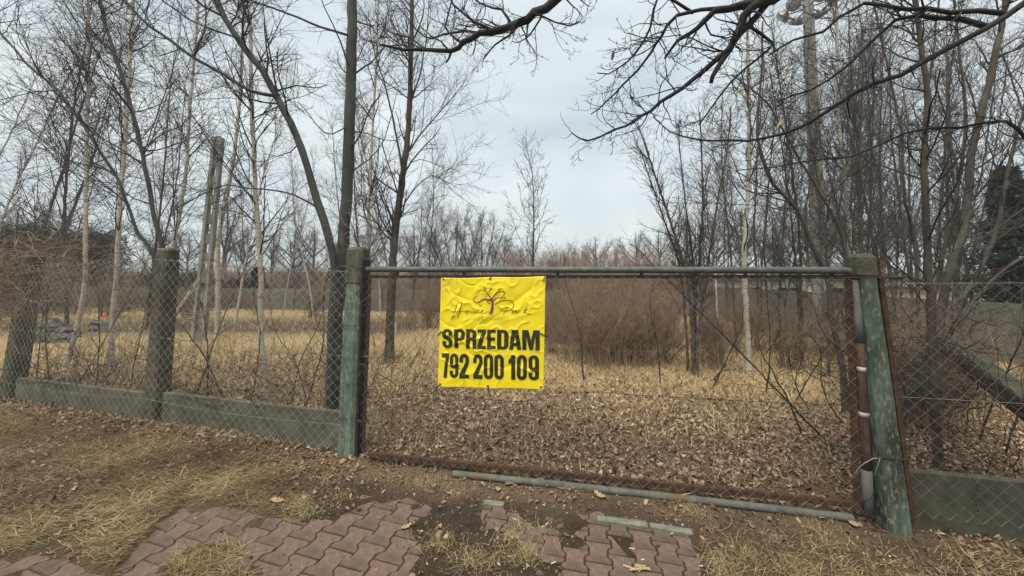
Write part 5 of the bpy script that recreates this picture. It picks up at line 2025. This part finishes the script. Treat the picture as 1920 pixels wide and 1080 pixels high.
def litter():
    rng = np.random.default_rng(77)

    def dens(x, y):
        s = y - fence_y(x)
        zs, zl = zones(x, y)
        n = fbm(x, y, 2.2, 61, 3)
        d = zl * (.22 + .78 * sstep(.36, .58, n))
        d = np.where(s > 0, d * sstep(4.8, 1.0, s) + .16 * sstep(6, 2, s) + .05, d)
        d = np.where((s <= 0) & (x < -1.4), np.maximum(d * .9, .9 * sstep(-.45, -.1, s)), d)
        d = np.where((s <= 0) & (x >= -1.4) & (x < 2.5), np.maximum(.12 * sstep(-.9, -.2, s), d * .35), d)
        d = np.where(patch_sd(x, y) < -.02, d * .05 + .004, d)
        d = np.maximum(d, np.where(s < 0, .09, 0) * (patch_sd(x, y) > 0))
        return np.clip(d, 0, 1)
    x, y = scatter(130000, -8, 8, 1.7, 8.5, dens, rng)
    size = (.018 + .055 * rng.beta(1.5, 2.6, len(x))) * np.where(y > 5, 1.15, 1) * np.where(y < fence_y(x), .82, 1)
    tint = np.clip(rng.beta(2.0, 2.4, len(x)) * np.where(y < fence_y(x) - .05, .78, 1) + .3 * (fbm(x, y, 1.5, 71, 2) - .5), 0, 1)
    v, t, ti = leaves(x, y, rng.uniform(0, .02, len(x)), size, tint, rng)
    tag(MB().add(v, None, t, ti).build('leaf_litter', 'leaf', smooth=False, tint=True), 'brown fallen oak leaves carpeting the ground inside the gate and along the fence', 'leaves', kind='stuff')
    # crumbs: leaf fragments and clods
    x, y = scatter(60000, -5, 4.4, 1.6, 4.2, lambda x, y: .22 + .8 * sstep(.45, .65, fbm(x, y, 3, 81, 3)) * (patch_sd(x, y) > 0) * .8 - .17 * (patch_sd(x, y) < 0), rng)
    size = rng.uniform(.008, .022, len(x))
    k = rng.random(len(x)) < .6
    x, y, size = x[k], y[k], size[k]
    v, t, ti = leaves(x, y, rng.uniform(0, .006, len(x)), size, np.clip(rng.beta(1.6, 3.2, len(x)), 0, 1), rng, .6, (0, 3, 5, 8, 11, 13))
    tag(MB().add(v, None, t, ti).build('leaf_crumbs', 'leaf', smooth=False, tint=True), 'crumbled leaf fragments and debris strewn on the bare soil by the pavers', 'debris', kind='stuff')


litter()


def grass():
    rng = np.random.default_rng(88)
    # flattened straw on the left verge and in patches on the right
    def d1(x, y):
        zs, zl = zones(x, y)
        s = y - fence_y(x)
        n = fbm(x, y, 2.6, 91, 3)
        return np.where(s < .05, np.clip(zs * (.24 + .74 * sstep(.40, .62, n)), 0, 1) * (patch_sd(x, y) > .01), 0)
    xa, ya = scatter(270000, -6.6, -.6, 1.7, 5.4, d1, rng)
    xb, yb = scatter(50000, .6, 4.6, 1.6, 3.2, d1, rng)
    x, y = np.concatenate([xa, xb]), np.concatenate([ya, yb])
    n = len(x)
    az = .35 + rng.normal(0, .75, n) + np.where(rng.random(n) < .5, math.pi, 0)
    v, q, k = blades(x, y, gz(x, y) + rng.uniform(0, .012, n), rng.uniform(.04, .15, n), rng.uniform(.0022, .0050, n), rng.uniform(.55, 1.0, n), rng, 3, az, .5)
    t = np.clip(rng.beta(1.5, 1.9, n) + .9 * (fbm(x, y, 2.4, 95, 3) - .5), 0, 1)
    tag(MB().add(v, q, None, np.repeat(t, k)).build('straw', 'straw', tint=True), 'flattened dry straw grass covering the verge before the left fence', 'grass', kind='stuff')

    # tufts between the pavers
    tufts = [G(590, 955), (G(560, 965)), G(640, 930), G(380, 1050), G(430, 1040), G(345, 1060), G(960, 1010), G(930, 1040), G(880, 1050), G(905, 1070), G(975, 985), G(1010, 1000), G(820, 1020), G(850, 915),
             G(560, 940), G(1340, 1000), G(1400, 1040), G(1450, 1010), G(1360, 1060), G(1480, 1060), G(720, 890), G(800, 905), G(985, 1045), G(610, 900), G(1250, 925), G(1560, 1020), G(1300, 960), G(1520, 985)]
    xs, ys = [], []
    for k, c in enumerate(tufts):
        m = int(rng.integers(90, 240))
        sg = rng.uniform(.03, .085)
        xs.append(rng.normal(c[0], sg * 1.3, m))
        ys.append(rng.normal(c[1], sg, m))
    x, y = np.concatenate(xs), np.concatenate(ys)
    n = len(x)
    v, q, k = blades(x, y, gz(x, y), rng.uniform(.03, .11, n), rng.uniform(.0015, .003, n), rng.uniform(.2, .9, n), rng, 4, None, .6)
    tag(MB().add(v, q, None, np.repeat(np.clip(rng.beta(2.4, 1.6, n), 0, 1), k)).build('grass_tufts', 'green_grass', tint=True), 'straw-coloured grass tufts growing between the pavers and along the pipe', 'grass', kind='stuff')

    # standing dry grass inside the plot
    def d2(x, y):
        s = y - fence_y(x)
        zs, zl = zones(x, y)
        n = fbm(x, y, 1.1, 97, 3)
        return np.where(s > .25, np.clip(zs * (.35 + .75 * sstep(.3, .6, n)) + .24 + .35 * sstep(.48, .66, fbm(x, y, 1.9, 131, 2)), 0, 1), 0)
    xa, ya = scatter(105000, -14, 11, 3.4, 9, d2, rng)
    xb, yb = scatter(60000, -26, 16, 9, 17, d2, rng)
    x, y = np.concatenate([xa, xb]), np.concatenate([ya, yb])
    n = len(x)
    tall = .6 + .8 * fbm(x, y, .8, 99, 2)
    L_ = rng.uniform(.07, .215, n) * tall * (.55 + .45 * sstep(1.0, 3.5, y - fence_y(x)))
    v, q, k = blades(x, y, gz(x, y), L_, rng.uniform(.003, .006, n) * (1 + .08 * np.maximum(0, y - 5)), rng.uniform(.1, .75, n), rng, 3, None, .5)
    t = np.clip(rng.beta(2.2, 2, n) + .5 * (fbm(x, y, .9, 103, 2) - .5), 0, 1)
    tag(MB().add(v, q, None, np.repeat(t, k)).build('dry_grass', 'field_straw', tint=True), 'standing dry yellow grass of the field behind the fence and gate', 'grass', kind='stuff')
    # thin upright stalks
    xa, ya = scatter(2600, -9, 7, 4, 8.5, lambda x, y: d2(x, y) * .8, rng)
    n = len(xa)
    v, q, k = blades(xa, ya, gz(xa, ya), rng.uniform(.3, .75, n), rng.uniform(.003, .005, n), rng.uniform(.0, .25, n), rng, 5, None, .12)
    tag(MB().add(v, q, None, np.repeat(rng.random(n) * .6, k)).build('weed_stalks', 'field_straw', tint=True), 'thin dead weed stalks standing up out of the dry grass', 'weeds', kind='stuff')

    xa, ya = scatter(900, -7.5, -1.3, 3.9, 7.5, lambda x, y: (y - fence_y(x) > .15) * sstep(3.2, .4, y - fence_y(x)), rng)
    n = len(xa)
    p0 = np.stack([xa, ya, gz(xa, ya) - .02], 1)
    dv = np.stack([rng.normal(0, .22, n), rng.normal(0, .2, n), np.ones(n)], 1)
    L_ = rng.uniform(.35, 1.15, n)
    pts = [p0]
    for k in range(5):
        dv = dv + rng.normal(0, .10, dv.shape)
        dv /= np.linalg.norm(dv, axis=1, keepdims=True)
        pts.append(pts[-1] + dv * (L_ / 5)[:, None])
    Pq = np.stack(pts, 1)
    R = rng.uniform(.002, .0042, n)[:, None] * np.linspace(1, .45, 6)[None]
    b = grow([(Pq, R)], 5, .3, 40, .3, 4, .2, .08, .7, .0018, .003, rng)
    tag(MB().tubes(Pq, R, 4).tubes(b[0], b[1], 3).build('dead_stems', 'twig_red'), 'reddish dead stems standing in the grass right behind the left netting', 'weeds', kind='stuff')


grass()


# ------------------------------------------------------------------ single small things
def single_leaf(px, py, size, label, rz, m='leaf_pale', seed=0):
    rgl = np.random.default_rng(seed)
    c = G(px, py)
    sh = (LEAF - [0, .5]) * size
    z = 1.6 / size * sh[:, 0] ** 2 + rgl.uniform(.3, 1.0) / size * sh[:, 1] ** 2 + .004
    zc = gz1(c[0], c[1])
    ca, sa = math.cos(rz), math.sin(rz)
    v = np.stack([sh[:, 0] * ca - sh[:, 1] * sa, sh[:, 0] * sa + sh[:, 1] * ca, z], 1) + [c[0], c[1], zc + .006]
    mid = v.mean(0, keepdims=True)
    mid[0, 2] -= .004
    n = len(v)
    rib = np.array([v[0], mid[0], v[8]])
    stalk = np.array([v[0] - (v[8] - v[0]) * .3, v[0], mid[0], v[8]])
    v2 = np.concatenate([v, mid])
    t = [(n, i, (i + 1) % n) for i in range(n)]
    r = thing('fallen_leaf', label, 'leaf', (c[0], c[1], zc))
    MB().add(v2, None, t).build('blade', m, r, smooth=False)
    MB().tubes(stalk + [0, 0, .0015], np.array([.0012, .0016, .0012, .0006]), 4).build('stalk', m, r)


single_leaf(520, 945, .115, 'large pale tan oak leaf lying on soil above the left pavers', 1.3, seed=1)
single_leaf(1528, 968, .12, 'big pale yellowish leaf propped against the pipe end near the leaning post', .4, 'leaf_pale', 2)
single_leaf(958, 910, .11, 'brown curled oak leaf below the middle of the ground pipe', 2.0, mat('leaf_brown', (.14, .085, .05), (.25, .16, .10), 20, .85), 3)
single_leaf(1226, 928, .10, 'rusty brown leaf touching the ground pipe beside the straw stem', 1.0, mat('leaf_rust', (.16, .085, .045), (.27, .15, .085), 20, .85), 4)
single_leaf(1125, 935, .11, 'pale brown leaf on the soil between the pipe and the right pavers', .7, seed=5)
single_leaf(762, 990, .08, 'crumpled greyish leaf on bare soil between the two paved patches', 2.3, seed=6)
single_leaf(1062, 1008, .05, 'tiny curled brown leaf lying on the right-hand pavers', .9, mat('leaf_dark', (.10, .06, .03), (.18, .11, .06), 20, .85), 7)
single_leaf(1600, 985, .10, 'tan leaf on the soil at the foot of the leaning gate post', 2.7, seed=8)
single_leaf(640, 870, .09, 'pale leaf caught at the foot of the vine-wrapped gate post', .2, seed=9)
single_leaf(375, 838, .08, 'light tan leaf on the straw in front of the concrete fence post', 1.9, seed=10)


def scraps():
    rgl = np.random.default_rng(9)
    r = None
    spots = [(1025, 985, .05, .9), (1018, 990, .035, .3), (965, 975, .05, -.6), (1185, 1030, .05, -.1), (1205, 1051, .035, .2), (1280, 988, .03, .7), (1058, 950, .03, .9), (1020, 950, .03, -.5), (790, 998, .03, .3),
             (600, 845, .03, 1.2), (1038, 1060, .05, .4), (935, 1060, .04, -.9), (190, 815, .05, .4), (305, 880, .05, .1), (1315, 1063, .03, 0), (1260, 1002, .03, .4)]
    for k, (px, py, L_, rz) in enumerate(spots):
        c = G(px, py)
        z = max(gz1(c[0], c[1]), 0.0) + .006
        dv = np.array([math.cos(rz), math.sin(rz), 0])
        L_ *= .7
        b = bar(MB(), np.array([c[0], c[1], z]) - dv * L_ / 2, np.array([c[0], c[1], z]) + dv * L_ / 2, .007, .004, np.array([0, 0, 1]))
        o = b.build('paper_scrap', 'paper', origin=(c[0], c[1], z), smooth=False)
        tag(o, 'small whitish splinter of litter lying on pavers or soil', 'litter', 'pale splinters strewn on the ground')
        ROOTS.append(o)
    # splintered piece of wood on the right-hand pavers
    c = G(1193, 1068)
    root = thing('wood_splinters', 'yellow broken wood splinters lying on the right-hand pavers', 'wood', (c[0], c[1], 0))
    for k in range(6):
        o = np.array([c[0] + rgl.normal(0, .04), c[1] + rgl.normal(0, .012), .008 + .003 * k])
        dv = np.array([1, rgl.normal(-.25, .15), rgl.normal(0, .05)])
        dv /= np.linalg.norm(dv)
        bar(MB(), o - dv * rgl.uniform(.02, .06), o + dv * rgl.uniform(.02, .06), rgl.uniform(.006, .012), .006, np.array([0, 0, 1])).build('splinter', 'wood_chip', root, smooth=False)
    # straw stem leaning on the pipe
    a, b = G(1250, 936, .02), G(1302, 923, .07)
    o = MB().tubes(np.array([a, (a + b) / 2 + [0, 0, .004], b]), np.array([.006, .006, .004]), 6, cap=True).build('dry_stem', 'wood_chip', origin=a)
    tag(o, 'thick pale straw stem resting across the ground pipe', 'stem')
    # fallen twigs on the soil
    for pts, lab in (([(190, 985), (280, 950), (400, 930), (440, 912)], 'long thin fallen twig curving along the upper edge of the left pavers'),
                     ([(1005, 910), (1060, 922), (1110, 926)], 'short straight twig between the ground pipe and the right pavers'),
                     ([(1350, 1000), (1372, 985), (1365, 950)], 'thin bent twig standing on the soil right of the right pavers')):
        p = np.array([G(*q) for q in pts])
        p = spline(p, .04, .004, rgl)
        p[:, 2] = np.array([gz1(x, y) for x, y, _ in p]) + .010
        o = MB().tubes(p, np.linspace(.004, .002, len(p)), 5).build('fallen_twig', 'twig_pale', origin=p[0])
        tag(o, lab, 'twig')
    # broken branch lying in the grass behind the gate
    p = np.array([P(1340, 715, 6.3), P(1352, 702, 6.25), P(1368, 700, 6.2)])
    p = np.array([G(1338, 718), G(1352, 708), G(1368, 706)]) + [[0, 0, .05], [0, 0, .10], [0, 0, .12]]
    o = MB().tubes(spline(p, .05), np.linspace(.018, .01, len(spline(p, .05))), 6, cap=True).build('broken_branch', 'bark_dark', origin=p[0])
    tag(o, 'short dark broken branch in the dry grass below the many-stemmed tree', 'branch')
    # cut log leaning beside the concrete post
    a, b = P(328, 590, 6.2), P(374, 524, 6.6)
    a2 = a + (a - b) * .9
    r = thing('leaning_log', 'pale cut pole leaning in the field just right of the concrete fence post', 'log', (a2[0], a2[1], 0))
    a2[2] = max(a2[2], 0)
    MB().tubes(np.array([a2, a, b]), np.array([.035, .034, .03]), 8, cap=True).build('stem', 'twig_pale', r)


scraps()


def rubble():
    rgl = np.random.default_rng(15)
    for k, (px, py, s) in enumerate([(70, 632, .5), (92, 618, .7), (115, 630, .55), (128, 640, .4), (80, 645, .4), (105, 645, .45), (60, 640, .4), (140, 632, .35), (98, 632, .5), (185, 612, .45), (175, 620, .3)]):
        c = G(px, min(py, 640))
        bm = bmesh.new()
        bmesh.ops.create_icosphere(bm, subdivisions=2, radius=s * .4)
        for v in bm.verts:
            v.co *= 1 + rgl.normal(0, .22)
            v.co.z *= .75
        me = bpy.data.meshes.new('rubble_block')
        bm.to_mesh(me)
        bm.free()
        me.materials.append(M['rubble'])
        o = bpy.data.objects.new('rubble_block', me)
        COL.objects.link(o)
        o.location = (c[0], c[1], s * .15)
        o.rotation_euler = (0, 0, rgl.random() * 6)
        tag(o, 'grey lump of concrete rubble in the heap at the field edge behind the left birches', 'rubble', 'rubble heap behind the left birches')
    c = G(199, 598)
    o = MB().box((0, 0, 0), .22, .16, .10, .2, .02).box((0, 0, .065), .16, .11, .03, .2, .015).build('plastic_crate', 'red_plastic', origin=(0, 0, 0), smooth=False)
    o.location = (c[0], c[1], .30)
    o.location = (c[0], c[1], .08)
    tag(o, 'small red plastic box at the field edge beside the slim pale birch', 'box')


rubble()


def haze():
    """thin damp air: one closed box round camera and scene"""
    zt = 0.0
    dg = bpy.context.evaluated_depsgraph_get()
    for o in bpy.data.objects:
        if o.type == 'MESH' and o.name != 'ground':
            for c in o.bound_box:
                zt = max(zt, (o.matrix_world @ Vector(c)).z)
    b = MB().box((0, 0, (zt + .6 - 1.0) / 2), 420, 420, zt + 1.6)
    m = bpy.data.materials.new('air')
    m.use_nodes = True
    t = m.node_tree
    for n in list(t.nodes):
        if n.type != 'OUTPUT_MATERIAL':
            t.nodes.remove(n)
    v = t.nodes.new('ShaderNodeVolumePrincipled')
    v.inputs['Color'].default_value = (.86, .90, .93, 1)
    v.inputs['Density'].default_value = .0022
    v.inputs['Anisotropy'].default_value = .2
    t.links.new(v.outputs['Volume'], [n for n in t.nodes if n.type == 'OUTPUT_MATERIAL'][0].inputs['Volume'])
    o = b.build('haze', m, smooth=False)
    tag(o, 'thin pale damp air filling the whole place', 'haze', kind='stuff')


bpy.context.view_layer.update()
haze()

for o in bpy.data.objects:
    if '_o' in o:
        del o['_o']
